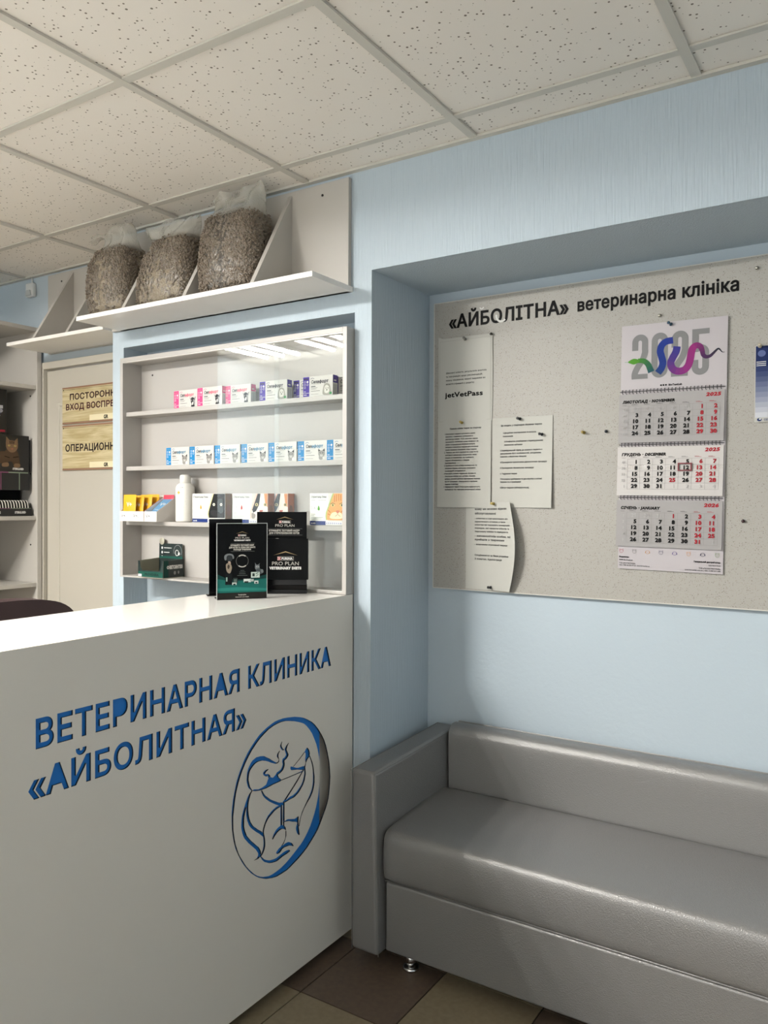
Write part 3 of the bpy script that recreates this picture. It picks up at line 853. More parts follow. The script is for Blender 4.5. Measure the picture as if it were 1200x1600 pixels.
# ------------------------------------------------------------------ reception counter
def s4(L):
    return [(a / 1e4, b / 1e4) for a, b in L]
HC, CL = 1.0905, -2.5                    # height of the counter, its near end
ct = thing('reception_counter', 'white laminate reception counter with blue cut-out lettering and oval emblem', 'counter', (-.18, -1.25, 0))
loops = [[(CL, .03), (-.001, .03), (-.001, HC), (CL, HC)]]
def cut_text(s, a0, a1, b, cap, bold, noholes):
    sz = cap / 0.728
    w = text_width(s, bold) * sz
    sx = (a1 - a0) / w
    x = 0
    for i, ch in enumerate(s):
        x += bold * .45
        _v, _t, O = glyph(ch, bold, 4, i not in noholes)
        for L in O:
            loops.append([(a0 + (vx + x) * sz * sx, b + vy * sz) for vx, vy in L])
        x += advance(ch) + bold * .45
cut_text('ВЕТЕРИНАРНАЯ КЛИНИКА', -1.106, -.116, .886, .0565, .030, (4, 10, 19))
cut_text('«АЙБОЛИТНАЯ»', -1.118, -.488, .7865, .0555, .030, (1,))
loops.append(s4(LOGO_OUTER))
loops.append(s4(LOGO_INNER))
loops.extend(s4(L) for L in LOGO_CUTS)
vo, T = fill(loops, evenodd=True)
O = outlines(vo, T)
mb = MB()
TH = .0045
M_CUT = mat('dark_cut_edge', '#1C222B', .6)  # side walls of the cut-outs, darker than the panel face
mb.add([(0, a, b) for a, b in vo], T, M_PANEL)
mb.add([(-TH, a, b) for a, b in vo], [t[::-1] for t in T], M_PANEL)
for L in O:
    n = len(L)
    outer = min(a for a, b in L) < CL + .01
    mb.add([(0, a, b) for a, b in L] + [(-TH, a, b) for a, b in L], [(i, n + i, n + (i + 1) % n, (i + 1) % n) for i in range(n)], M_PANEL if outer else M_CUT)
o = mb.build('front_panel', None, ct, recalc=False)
MB().prism([(-1.28, .30), (-.166, .30), (-.166, .778), (-.09, .778), (-.09, 1.02), (-1.28, 1.02)], 'x', -.0105, -.0048).build('backing_panel', M_BLUE, ct)['label'] = 'blue acrylic sheet seen through the cut-outs'
MB().box(-.05, -.035, CL, -.02, .05, 1.04).build('inner_panel', M_PANEL, ct)
MB().box(-.374, -TH - .0003, CL, -.001, HC - .03, HC).build('countertop', M_COUNTER, ct, bevel=0.001)
MB().box(-.34, -.052, -.02, -.002, .02, HC - .03).build('end_panel', M_PANEL, ct)
MB().box(-.34, -.052, CL, CL + .018, .02, HC - .03).build('end_panel', M_PANEL, ct)
MB().box(-.30, -.05, CL + .02, -.02, 0, .05).build('plinth', M_DARK, ct)

# ------------------------------------------------------------------ sofa
def leather():
    m = mat('silver_leatherette', '#8B8A89', 0.36, metal=0.4, spec=0.5, bump=('voronoi', 360, 0.38, 0.0014))
    return m
M_SOFA = leather()
sf = thing('sofa', 'silver grey leatherette waiting sofa with padded arm and chrome feet', 'sofa', (1.0, .12, 0))
SX1 = 2.02
def cushion(name, v, bev, parent=sf, seg=4):
    return MB().hexa(v).build(name, M_SOFA, parent, bevel=bev, seg=seg)
def bx8(x0, x1, y0, y1, z0, z1):
    return [(x0, y0, z0), (x1, y0, z0), (x1, y1, z0), (x0, y1, z0), (x0, y0, z1), (x1, y0, z1), (x1, y1, z1), (x0, y1, z1)]
arm = [(.074, -.112, .042), (.170, -.112, .042), (.192, .352, .045), (.108, .352, .045),
       (.070, -.110, .583), (.156, -.110, .583), (.190, .352, .625), (.112, .352, .625)]
def armrest(v, name='armrest'):
    a = cushion(name, v, .014)
    mb = MB()
    fr = [Vector(q) for q in v]
    for path in ([fr[5], fr[1]], [fr[4], fr[0]], [fr[5], fr[6]], [fr[4], fr[7]]):
        c = sum(fr, Vector()) / 8
        pts = []
        for i in range(9):
            p = path[0].lerp(path[1], i / 8)
            ax = (path[1] - path[0]).normalized()
            d = (p - c) - ax * (p - c).dot(ax)
            pts.append(p - d.normalized() * .0052)
        mb.tube(pts, .0016, 6)
    mb.build('piping', M_SOFA, a)
    return a
armrest(arm)
armrest([(SX1, -.112, .042), (SX1 + .1, -.112, .042), (SX1 + .1, .352, .045), (SX1, .352, .045),
         (SX1, -.110, .583), (SX1 + .1, -.110, .583), (SX1 + .1, .352, .625), (SX1, .352, .625)])
# seat cushion, slightly domed and rising to the back
def seat_mesh():
    mb = MB()
    x0, x1 = .1725, SX1 - .004
    prof = [(-.078, .262), (-.088, .275), (-.0915, .33), (-.089, .385), (-.079, .405), (-.06, .4125), (-.02, .417), (.08, .426), (.18, .434), (.262, .438), (.272, .43), (.272, .262)]
    prof = smooth(prof[:11], 3) + [prof[11]]
    n = len(prof)
    xs_ = [x0, x0 + .006, x0 + .03, x0 + .09, x0 + .25, (x0 + x1) / 2, x1 - .2, x1 - .06, x1 - .006, x1]
    v, f = [], []
    for i, x in enumerate(xs_):
        k = 0.006 if i in (0, len(xs_) - 1) else (0.002 if i in (1, len(xs_) - 2) else 0)
        for y, z in prof:
            v.append((x, y + (k if y < .1 else -k), z - (k if z > .35 else -k * .3)))
    for i in range(len(xs_) - 1):
        for j in range(n):
            j2 = (j + 1) % n
            f.append((i * n + j, i * n + j2, (i + 1) * n + j2, (i + 1) * n + j))
    f.append(tuple(range(n)))
    f.append(tuple(range((len(xs_) - 1) * n, len(xs_) * n))[::-1])
    mb.add(v, f, None, True)
    return mb
seat = seat_mesh().build('seat', M_SOFA, sf)
seat.data.set_sharp_from_angle(angle=R(50))
MB().tube([(.176, -.080, .2615), (SX1 - .006, -.080, .2615)], .0028, 8).build('seam', M_SOFA, seat)
cushion('base', bx8(.178, SX1 - .006, -.083, .345, .052, .2585), .008)
bk = MB()
prof = smooth([(.278, .40), (.276, .50), (.274, .60), (.280, .625), (.296, .640), (.32, .643), (.342, .636), (.350, .62), (.352, .40)], 4)
bk.prism([(y, z) for y, z in prof], 'x', .196, SX1 - .004, None, True)
b_ = bk.build('backrest', M_SOFA, sf)
b_.data.set_sharp_from_angle(angle=R(60))
for x, y in ((.245, -.045), (.245, .30), (1.9, -.045), (1.9, .30)):
    MB().lathe([(.0165, .012), (.0165, .053)], (x, y, 0)).lathe([(.021, 0), (.0245, .003), (.0245, .009), (.021, .0125), (.015, .0135)], (x, y, 0)).build('leg', M_CHROME, sf)['label'] = 'short chrome foot'

# ------------------------------------------------------------------ notice board
BD = .3433
bd = thing('notice_board', 'large grey speckled notice board with black lettering above the sofa', 'notice board', (.92, BD, 1.58))
MB().box(.097, 1.78, BD, ND - .001, 1.088, 2.061).build('panel', board_mat(), bd)
mb = MB()
for b in ((.095, 1.782, 1.086, 1.0885), (.095, 1.782, 2.0605, 2.063), (.0945, .0975, 1.088, 2.061), (1.7795, 1.7825, 1.088, 2.061)):
    mb.box(b[0], b[1], BD - .0006, ND - .001, b[2], b[3])
mb.build('edging', mat('pale_edging', '#CFCCC4', .45), bd)
K = ink('#0B0B0C')
fl = Flat((0, BD, 0), X3, Z3, lift=.0004)
fl.text('«АЙБОЛІТНА»', .153, 1.9715, .0435, K, bold=.03, width=.422, thick=.0010, res=5)
fl.text('ветеринарна клініка', .600, 1.9735, .0375, K, bold=.028, width=.467, thick=.0010, res=5)
fl.build('lettering', bd)
fl = Flat((0, BD, 0), X3, Z3, lift=.0018)
WM = ink('#D6D6D2')
# peeled white spots on two letters
fl.ring(.2765, 2.029, .0085, .0085, .004, WM, 14, math.pi * 1.05, math.pi * 1.95)
fl.ring(.3475, 1.993, .0215, .0235, .0065, WM, 20, math.pi * .95, math.pi * 1.75)
fl.build('peeled_spots', bd, 'white patches where two letters have lost their black face')

# ------------------------------------------------------------------ papers on the board
T_GREY = ink('#4C4C4B')
def sheet(name, label, x0, x1, z0, z1, off, wave=None, nx=10, nz=16, cat='paper', group='sheets pinned to the board'):
    """a sheet of paper hanging on the board; wave(u, v) lifts it off"""
    t = thing(name, label, cat, ((x0 + x1) / 2, BD - off, z0), group=group)
    wave = wave or (lambda u, v: (0, 0, 0))
    v, f = [], []
    for j in range(nz + 1):
        for i in range(nx + 1):
            u, w = i / nx, j / nz
            dx, dz, dy = wave(u, w)
            v.append((x0 + (x1 - x0) * u + dx, BD - off - dy, z0 + (z1 - z0) * w + dz))
    for j in range(nz):
        for i in range(nx):
            a = j * (nx + 1) + i
            f.append((a, a + 1, a + nx + 2, a + nx + 1))
    o = MB().add(v, f, None, True).build('sheet', M_PAPER, t, recalc=False)
    md = o.modifiers.new('thickness', 'SOLIDIFY')
    md.thickness = .00025
    md.offset = -1
    es = o.modifiers.new('crisp_edge', 'EDGE_SPLIT')
    es.split_angle = R(50)
    fl = Flat((x0, BD - off, z0), X3, Z3, lift=.0005)
    W, Hh = x1 - x0, z1 - z0
    def warp(a, b):
        dx, dz, dy = wave(a / W, b / Hh)
        return a + dx, b + dz, dy
    fl.warp = warp
    return t, fl
# top left
def w1(u, v):
    return ((.004 * (1 - v) * 0 + .0015 * math.sin(3 * v)), (.006 * (u < .001) * (v > .99)) - .006 * u * v * 0, .003 * math.sin(math.pi * u) * (1 - v) + .010 * max(0, u - .85) * v)
t, fl = sheet('notice_sheet', 'sheet with bold Latin app name, top left on the board', .1135, .3165, 1.652, 1.938, .0022, w1)
for i, (s, w) in enumerate((('Шановні клієнти, результати аналізів', .152), ('та інформацію щодо рекомендацій,', .138), ('плану лікування, вашої тваринки ви', .148), ('можете отримати у додатку', .108))):
    fl.text(s, .029, .1655 - .0125 * i, .0052, T_GREY, bold=.03, width=w, res=1)
fl.text('jetVetPass', .027, .0855, .0165, K, bold=.035, width=.142, res=3)
G1 = ink('#9A9A94')
for p in (((.006, .276), (.197, .276)), ((.006, .276), (.006, .004)), ((.197, .276), (.197, .004)), ((.006, .004), (.197, .004))):
    fl.line(p, .0007, G1)
fl.build('printed_text', t)
# lower left
def w2(u, v):
    return (0, 0, .004 * (1 - v) * (1 + .5 * math.sin(5 * u)) + .002 * math.sin(math.pi * u))
t, fl = sheet('notice_sheet', 'sheet closely printed with five numbered rules, lower left on the board', .1145, .3135, 1.3645, 1.6535, .0030, w2)
fl.text('Правила клініки тварин на стаціонар', .046, .2635, .0048, T_GREY, bold=.06, width=.118, res=1)
rules = ['1.Обов’язково надавати документи, разом', 'власника з тваринкою приїжджати в', 'реєстратуру клініки - П.І.Б. власника, адресу', 'проживання, контактний номер телефону і, за',
         'умови попередження лікування можуть', 'залишати з власником тварини для уточнення', 'планів лікування, утримання, стану тварини', '2. Тварина має бути зважена на 4-ому та тіл', 'необхідного лабораторно контролюємо, також',
         'лікарем за показаннями, яку приймають', 'тварини обговорюється з лікарем', 'індивідуально', '3. Приймаючи свою клініку починається, по', 'лікування лікарем, виписуємо тримаємо в', 'попередній узгодженості',
         '4.Пригощати, іграшки, подушечки, бутлики та', 'Пакування клініки мої, мотиви, ліжники', 'добавки, вказуємо детально зарезервував тваринам', 'від них залишивши - обмежуємося з причиною', 'надання та догляду', '5. Відвідування тварин стаціонарних відбувається у', 'приймальну час, черговим ветеринарної клініки']
lens = [.116, .104, .122, .124, .112, .124, .118, .128, .118, .108, .092, .042, .124, .114, .078, .120, .114, .132, .122, .052, .136, .134]
for i, (s, w) in enumerate(zip(rules, lens)):
    fl.text(s, (.026 if s[0].isdigit() else .030), .2462 - .00895 * i, .0042, T_GREY, bold=.05, width=w, res=1)
fl.build('printed_text', t)
# lower right
def w3(u, v):
    return (0, .003 * u * 0, .005 * u * (1 - v) + .008 * max(0, u - .5) * (1 - v) ** 2)
t, fl = sheet('notice_sheet', 'sheet listing eight spaced points, right of the closely printed rules', .3185, .5255, 1.365, 1.6575, .0024, w3)
fl.text('Що входить у стаціонарне лікування тварини', .030, .2645, .0048, T_GREY, bold=.06, width=.142, res=1)
pts = [(0, '1.Цілодобове спостереження та контроль', .116), (0, 'показників', .036), (1.4, '2.Комфортне розміщення з індивідуальною', .134), (1.4, 'лежанкою клітинки', .064),
       (2.6, '3.Індивідуальний підхід до кожного пацієнта з', .146), (2.6, 'урахуванням його особливостей, узгодженим', .142), (2.6, 'планом з лікуючим лікарем', .092), (3.9, '4.Проведення призначених діагностичних процедур', .162), (4.9, '5.Проведення лікувальних процедур', .118), (5.9, '6. Годування тварин', .060), (6.9, '7.Регулярне прибирання та дез.обробка в клітині', .146), (6.9, 'тварини та в приміщенні', .074), (7.8, '8.Вигул тварини (обговорюється)', .102)]
ys_ = [.2405, .2295, .2125, .2015, .1835, .1735, .1635, .1450, .1265, .1080, .0905, .0810, .0625]
for (k, s, w), y in zip(pts, ys_):
    x = .037 if y > .22 else (.042 if y > .19 else .028)
    fl.text(s, x, y, .0046, T_GREY, bold=.05, width=w, res=1)
fl.build('printed_text', t)
# bottom, curling on its right side
def w4(u, v):
    c = math.sin(math.pi * min(1, max(0, v * .95 + .03)))
    return (-.048 * u * u * (1 - .62 * c), .004 * u * (v > .9), .026 * u ** 2 * (.5 + .8 * c) )
t, fl = sheet('notice_sheet', 'lowest sheet on the board, its right edge curling away', .2225, .4325, 1.0915, 1.3795, .0022, w4, nx=18, nz=20)
bl = [('кому ми можемо відмови', .2635, .0068, .150), ('обслуговуванні', .2500, .0068, .092), ('- клієнтам в стані алкогольного або', .2340, .0050, .150), ('наркотичного сп’яніння, а також', .2235, .0050, .136), ('клієнтам які порушують громадський', .2130, .0050, .156),
      ('порядок, які чекаючи клієнтів та', .2020, .0050, .152), ('персоналу клініки та відвідувачів', .1910, .0050, .146), ('- неповнолітнім особам, які', .1755, .0062, .156), ('прийшли з тваринами', .1635, .0062, .126), ('- власникам агресивної тварини', .1480, .0050, .140), ('Сподіваємося на Ваше розуміння', .1120, .0054, .146), ('З повагою, Адміністрація', .0995, .0054, .116)]
for s, y, c, w in bl:
    fl.text(s, .034, y, c, T_GREY, bold=.04, width=w, res=1)
fl.build('printed_text', t)

# framed certificate cut by the edge of the picture
t, fl = sheet('certificate', 'certificate with a blue side band at the right end of the board', 1.107, 1.404, 1.604, 1.8145, .0020, lambda u, v: (0, 0, .003 * (1 - v)), group=None, cat='certificate')
N = 14
c0, c1 = srgb('#22305E'), srgb('#C9CCD2')
for i in range(N):
    k = max(0, min(1, (i - 3) / (N - 4)))
    m = ink('#%02X%02X%02X' % tuple(int(a + (b - a) * k) for a, b in zip((0x1F, 0x2C, 0x58), (0xC4, 0xC6, 0xCC))))
    fl.rect(.002, .2085 - .196 * (i + 1) / N, .0335, .2085 - .196 * i / N, m)
fl.rect(.0345, .188, .295, .2085, ink('#4E9A62'))
fl.text('АЙБОЛІТНА', .040, .192, .012, WM, bold=.05)
for i in range(3):
    fl.rect(.004, .164 - .005 * i, .028, .166 - .005 * i, WM)
fl.disc(.017, .188, .010, .009, ink('#5A6690'))
fl.disc(.013, .007, .006, .0045, ink('#20305C'))
fl.disc(.0145, .0085, .003, .0022, WM)
fl.text('СЕРТИФІКАТ', .024, .004, .005, ink('#6A7088'), bold=.05)
fl.build('printed_face', t)

# ------------------------------------------------------------------ quarterly wall calendar
ca = -math.atan(.011)
cu_, cv_ = Vector((math.cos(ca), 0, math.sin(ca))), Vector((-math.sin(ca), 0, math.cos(ca)))
CO = Vector((.7425, BD - .0035, 1.9085))            # its top left corner
cal = thing('wall_calendar', 'three month wall calendar with a coloured snake on its 2025 header', 'calendar', (.888, BD - .003, 1.9))
CW = .2955
def cp(a, b, h=0.0):
    return CO + cu_ * a + cv_ * b + Vector((0, -h, 0))
def card(name, a0, a1, b0, b1, h0, h1, m, parent, tip=0.0):
    """a card block; tip lifts its lower edge off the board"""
    v = [cp(a0, b0, h0 + tip), cp(a1, b0, h0 + tip), cp(a1, b1, h0), cp(a0, b1, h0), cp(a0, b0, h1 + tip), cp(a1, b0, h1 + tip), cp(a1, b1, h1), cp(a0, b1, h1)]
    return MB().hexa(v).build(name, m, parent)
M_CALW = mat('calendar_white_card', '#B2ACAF', .4)
M_CALG = mat('calendar_grey_page', '#989594', .5)
M_CALP = mat('calendar_white_page', '#BEBAB7', .5)
card('backing_card', 0, CW, -.724, -.002, .0005, .0018, M_CALW, cal)
hd = card('header', 0, CW, -.193, 0, .0022, .0036, M_CALW, cal)
fl = Flat(cp(0, 0, .0037), cu_, cv_, lift=.0004)
GN = ink('#7E7E7E')
# header figures: tall narrow numerals built from bands
def figs(x, ch):
    w, h, s = .0465, .131, .0180
    y0 = -.160
    r = w / 2 - s / 2
    xm = x + w / 2
    def arc(cy, t0, t1, n=14):
        return [(xm + r * math.cos(t0 + (t1 - t0) * i / n), cy + r * math.sin(t0 + (t1 - t0) * i / n)) for i in range(n + 1)]
    pi = math.pi
    ct_, cb2 = y0 + h - s / 2 - r, y0 + s / 2 + r         # centres of the top and bottom bends
    if ch == '2':
        d = smooth([(x + w - s / 2, y0 + h * .66), (x + w - s / 2, y0 + h * .58), (x + w * .66, y0 + h * .42), (x + w * .36, y0 + h * .26), (x + s / 2, y0 + h * .12), (x + s / 2, y0)], 6)
        fl.line([(x + s / 2, y0 + h * .64)] + arc(ct_, pi, 0) + d, s, GN)
        fl.rect(x + s * .5, y0, x + w, y0 + s * .8, GN)
    elif ch == '0':
        fl.line([(x + s / 2, y0 + h * .5)] + arc(ct_, pi, 0) + arc(cb2, 0, -pi) + [(x + s / 2, y0 + h * .5)], s, GN)
    else:
        fl.rect(x, y0 + h - s * .85, x + w, y0 + h, GN)
        fl.rect(x, y0 + h * .50, x + s, y0 + h - s * .85, GN)
        cm = y0 + h * .66 - s / 2 - r
        fl.line(arc(cm, pi * .78, 0) + arc(cb2, 0, -pi) + [(x + s / 2, y0 + h * .33)], s, GN)
for i, ch in enumerate('2025'):
    figs(.0315 + .0565 * i, ch)
# the snake: green head behind the first figures, blue and magenta body, dark tail
def hx(a, b, k):
    return '#%02X%02X%02X' % tuple(int(p + (q - p) * k) for p, q in zip(a, b))
SNK = [(0x4C, 0x88, 0x2C), (0x28, 0x5A, 0x4A), (0x1E, 0x34, 0x78), (0x22, 0x36, 0x84), (0x4A, 0x33, 0x7A), (0x86, 0x2E, 0x72), (0x8C, 0x2D, 0x6E), (0x4C, 0x2C, 0x54), (0x2E, 0x2E, 0x3A), (0x26, 0x28, 0x2E)]
def scol(k):
    k = max(0, min(.9999, k)) * (len(SNK) - 1)
    i = int(k)
    return ink(hx(SNK[i], SNK[i + 1], round((k - i) * 6) / 6))
def snake(pts, w0, w1, k0, k1, taper=None):
    q = smooth(pts, 6)
    n = len(q)
    ws = [(w0 + (w1 - w0) * i / (n - 1)) if taper is None else taper(i / (n - 1)) for i in range(n)]
    fl.line(q, ws, [scol(k0 + (k1 - k0) * i / (n - 1)) for i in range(n - 1)])
snake([(.049, -.106), (.066, -.108), (.078, -.118), (.085, -.133), (.0885, -.142)], .013, .019, .02, .16)
fl.shape([(.020, -.108), (.028, -.102), (.038, -.099), (.049, -.102), (.053, -.107), (.049, -.112), (.038, -.116), (.028, -.113)], ink('#4E8A2E'))
fl.line([(.0105, -.1075), (.021, -.108)], .0012, ink('#6F9A72'))
snake([(.1075, -.146), (.117, -.133), (.121, -.117), (.1165, -.098), (.113, -.083), (.117, -.067), (.129, -.057), (.1485, -.0545)], .0205, .019, .2, .36)
snake([(.160, -.0735), (.157, -.089), (.148, -.106), (.143, -.121), (.149, -.137), (.163, -.145), (.180, -.143), (.191, -.132), (.1965, -.115), (.199, -.098), (.203, -.083), (.213, -.0755), (.224, -.0800), (.229, -.092), (.232, -.104), (.240, -.110), (.250, -.1085), (.258, -.102), (.266, -.094), (.272, -.090), (.277, -.094), (.282, -.100), (.289, -.101)],
      .02, .002, .38, 1.0, lambda k: .0205 if k < .45 else max(.0012, .0205 - .0195 * ((k - .45) / .55) ** .75))
fl.text('BioTestLab', .138, -.185, .0055, K, bold=.05)
for i in range(3):
    fl.disc(.117 + .007 * i, -.1823, .0026, .0026, K)
fl.build('header_print', hd)
# month blocks
RED = ink('#9E2430')
PALE = ink('#A8A5A4')
GRID = ink('#8C8986')
def month(b0, b1, title, year, first, days, prev, red, pale_first, wk, m, tip):
    blk = card('month_block', -.0035 * (1 if b0 > -.3 else 1.6), CW - .004, b1, b0, .0022, .0048, m, cal, tip)
    f2 = Flat(cp(0, b0, .0049), cu_, (cv_ * (b0 - b1) + Vector((0, 1, 0)) * tip).normalized(), lift=.0004)
    a0 = -.0035
    f2.text(title, a0 + .010, -.0265, .0078, K, bold=.07, shear=.2, width=.150 if 'NOV' in title else (.128 if 'DEC' in title else .113), res=2)
    f2.text(year, CW - .014, -.0165, .0098, RED, bold=.06, shear=.2, align='r', width=.040, res=2)
    x0, sp = a0 + .0285, .0364
    rs = .01785
    y0 = -.0495
    for r in range(6):
        f2.line([(x0, y0 + .0135 - rs * r), (x0 + sp * 7, y0 + .0135 - rs * r)], .0006, GRID)
    for c in range(8):
        f2.line([(x0 + sp * c, y0 + .0135), (x0 + sp * c, y0 + .0135 - rs * 5)], .0006, GRID)
    for c in range(7):
        f2.rect(x0 + sp * c + .008, y0 + .0172, x0 + sp * c + .026, y0 + .0179, RED if c > 4 else T_GREY)
        f2.rect(x0 + sp * c + .008, y0 + .0192, x0 + sp * c + .020, y0 + .0198, RED if c > 4 else T_GREY)
    f2.rect(x0 - .018, y0 + .0165, x0 - .006, y0 + .0171, T_GREY)
    nxt = 1
    for i in range(35):
        r, c = divmod(i, 7)
        d = i - first + 1
        if d < 1:
            s, col = str(prev + d), PALE
        elif d > days:
            s, col = str(d - days), PALE
        else:
            s, col = str(d), (RED if (c > 4 or d in red) else K)
        f2.text(s, x0 + sp * c + sp * .82, y0 - rs * r - .0005, .0112, col, bold=.055 if col is not PALE else 0, align='r', res=2, sx=1.08)
    for r in range(5):
        f2.text(str((wk + r - 1) % 52 + 1), x0 - .006, y0 - rs * r, .0075, PALE, bold=.04, align='r', res=1)
    f2.build('month_print', blk)
    return f2
month(-.2045, -.3485, 'ЛИСТОПАД · NOVEMBER', '2025', 5, 30, 31, (), 0, 44, M_CALG, .005)
fd = month(-.3605, -.5045, 'ГРУДЕНЬ · DECEMBER', '2025', 0, 31, 30, (25,), 0, 49, M_CALP, .004)
month(-.5185, -.6560, 'СІЧЕНЬ · JANUARY', '2026', 3, 31, 31, (1,), 0, 1, M_CALG, .003)
# wire binding under each header strip
M_WIRE = mat('black_wire', '#141416', .35, metal=.6)
for b in (-.1965, -.3540, -.5105):
    mb = MB()
    for i in range(28):
        a = .006 + i * .0102
        c = cp(a, b, .0045)
        mb.tube([c + Vector((0, .003, .0062)), c + Vector((0, -.0028, .004)), c + Vector((0, -.0034, 0)), c + Vector((0, -.0028, -.004)), c + Vector((0, .003, -.0062))], .0011, 6)
    mb.tube([cp(-.002, b, .0042), cp(CW - .003, b, .0042)], .0009, 6)
    mb.build('wire_binding', M_WIRE, cal)
# imprint at the foot
f3 = Flat(cp(0, 0, .0019), cu_, cv_, lift=.0004)
for i, h in enumerate(('#A65A62', '#7A7A78', '#B58A5A', '#56566A', '#5C4E86', '#C79A72', '#33334A', '#8A9A78')):
    a, b, m = .006 + .0385 * i + .004, -.6715, ink(h)
    f3.ring(a, b, .0058, .0055, .0009, m, 18)
    if i not in (2, 4, 6):
        f3.line([(a - .0055, b + .001), (a - .0052, b + .0072), (a - .002, b + .005)], .0009, m)
        f3.line([(a + .0055, b + .001), (a + .0052, b + .0072), (a + .002, b + .005)], .0009, m)
    else:
        f3.line([(a - .0052, b + .003), (a - .0066, b - .003)], .0016, m)
        f3.line([(a + .0052, b + .003), (a + .0066, b - .003)], .0016, m)
    f3.disc(a - .002, b + .0008, .0006, .0006, m, 8)
    f3.disc(a + .002, b + .0008, .0006, .0006, m, 8)
    f3.disc(a, b - .0016, .0008, .0006, m, 8)
f3.text('Видавець:', .004, -.690, .0040, K, bold=.07, res=1)
f3.text('BioTestLab', .018, -.699, .0040, T_GREY, bold=.04, res=1)
for i in range(3):
    f3.disc(.006 + .0042 * i, -.697, .0017, .0017, K, 10)
f3.text('ТОВ «БІОТЕСТЛАБ»', .004, -.7085, .0034, T_GREY, bold=.04, res=1)
f3.text('тел.: +380 44 220 77 23, www.biotestlab.ua', .004, -.7145, .0034, T_GREY, bold=.04, width=.090, res=1)
f3.text('Генеральний дистриб’ютор:', .289, -.6935, .0040, K, bold=.07, align='r', width=.072, res=1)
f3.text('БІОТЕСТЛАБ', .289, -.7025, .0034, T_GREY, bold=.03, align='r', res=1)
f3.text('ТОВ «ТД БІОТЕСТЛАБ»', .289, -.7115, .0034, T_GREY, bold=.05, align='r', width=.058, res=1)
f3.text('www.biotestlab.com.ua | тел.: 0 800 211 208', .289, -.7175, .0034, T_GREY, bold=.05, align='r', width=.096, res=1)
f3.build('imprint', cal)
# sliding date marker: clear band with a red frame round the twelfth
x0, sp, rs = -.0035 + .0285, .0364, .01785
mx0, my0 = x0 + sp * 4 - .001, -.3605 - .0495 + .0135 - rs * 2 - .0008
mb = MB()
def bar(a0, a1, b0, b1):
    mb.hexa([cp(a0, b0, .0068), cp(a1, b0, .0068), cp(a1, b1, .0068), cp(a0, b1, .0068), cp(a0, b0, .0112), cp(a1, b0, .0112), cp(a1, b1, .0112), cp(a0, b1, .0112)])
fw, fh, th = .0385, .0235, .0034
bar(mx0, mx0 + fw, my0, my0 + th)
bar(mx0, mx0 + fw, my0 + fh - th, my0 + fh)
bar(mx0, mx0 + th, my0 + th, my0 + fh - th)
bar(mx0 + fw - th, mx0 + fw, my0 + th, my0 + fh - th)
mk = mb.build('date_marker', mat('dark_red_plastic', '#6E1A26', .35), cal)
mb = MB()
mb.hexa([cp(-.006, my0 + .006, .0072), cp(CW, my0 + .006, .0072), cp(CW, my0 + .0175, .0072), cp(-.006, my0 + .0175, .0072),
         cp(-.006, my0 + .006, .0074), cp(CW, my0 + .006, .0074), cp(CW, my0 + .0175, .0074), cp(-.006, my0 + .0175, .0074)])
mb.build('marker_band', film_mat('clear_marker_band', .06, '#E8E4DC', 20), mk)

# ------------------------------------------------------------------ pins
def pin(x, z, hexcol, label, off=.003, kind='push', metal=0.0, tilt=(0, 0)):
    t = thing('push_pin' if kind == 'push' else 'ball_pin', label, 'pin', (x, BD - off, z), group='pins in the notice board')
    m = mat('pin_' + hexcol[1:] + ('_metal' if metal else ''), hexcol, .3, metal=metal)
    ax = Vector((tilt[0], -1, tilt[1])).normalized()
    base = Vector((x, BD, z))
    MB().tube([base + ax * -.004, base + ax * (off + .003)], .0006, 6).build('needle', M_CHROME, t)
    c = base + ax * off
    if kind == 'push':
        MB().lathe([(.0032, 0), (.0052, .0012), (.0048, .003), (.0026, .0045), (.0024, .009), (.0034, .0115), (.0046, .0135), (.0042, .0155), (.002, .0162)], c, ax, 16).build('head', m, t)
    else:
        MB().lathe([(.001, 0), (.0038, .0014), (.0049, .004), (.0042, .0066), (.002, .0082)], c, ax, 16).build('head', m, t)
pin(.217, 1.926, '#8A8A86', 'silver push pin at the top of the sheet with the bold app name', .0060, metal=.8, tilt=(.1, .2))
pin(.3145, 1.934, '#2E2A26', 'small dark pin in the top right corner of the top left sheet', .006, 'ball')
pin(.208, 1.6480, '#A8934A', 'yellow push pin joining the two left sheets', .0075, tilt=(.05, .1))
pin(.417, 1.6500, '#101216', 'black push pin at the top of the eight point sheet', .0055, tilt=(-.2, .1))
pin(.4945, 1.5965, '#14161E', 'black push pin on the right side of the eight point sheet', .007, tilt=(-.3, .1))
pin(.3275, 1.376, '#A8934A', 'yellow push pin holding the top of the curling sheet', .009, tilt=(-.1, .1))
pin(.3185, 1.1005, '#101216', 'black push pin at the foot of the curling sheet', .0075, tilt=(-.2, .1))
pin(.627, 1.597, '#8E7A34', 'olive yellow pin stuck in bare board left of the calendar', .0015, tilt=(-.1, .1))
pin(.696, 1.598, '#12161E', 'small black pin in bare board next to the calendar', .001, 'ball')
pin(.888, 1.896, '#27455A', 'blue push pin through the calendar header', .0095, tilt=(-.35, .25))
pin(.851, 1.929, '#B8B4A8', 'shiny ball pin in bare board just above the calendar', .001, 'ball', metal=1.0)
pin(1.081, 1.332, '#2A1014', 'dark red ball pin in bare board right of the calendar', .001, 'ball')
pin(1.110, 2.027, '#B8B4A8', 'shiny ball pin at the top of the board right of the lettering', .001, 'ball', metal=1.0)
pin(1.119, 1.8105, '#C8BFA8', 'pale push pin in the corner of the certificate', .0045, metal=.5, tilt=(.1, .2))

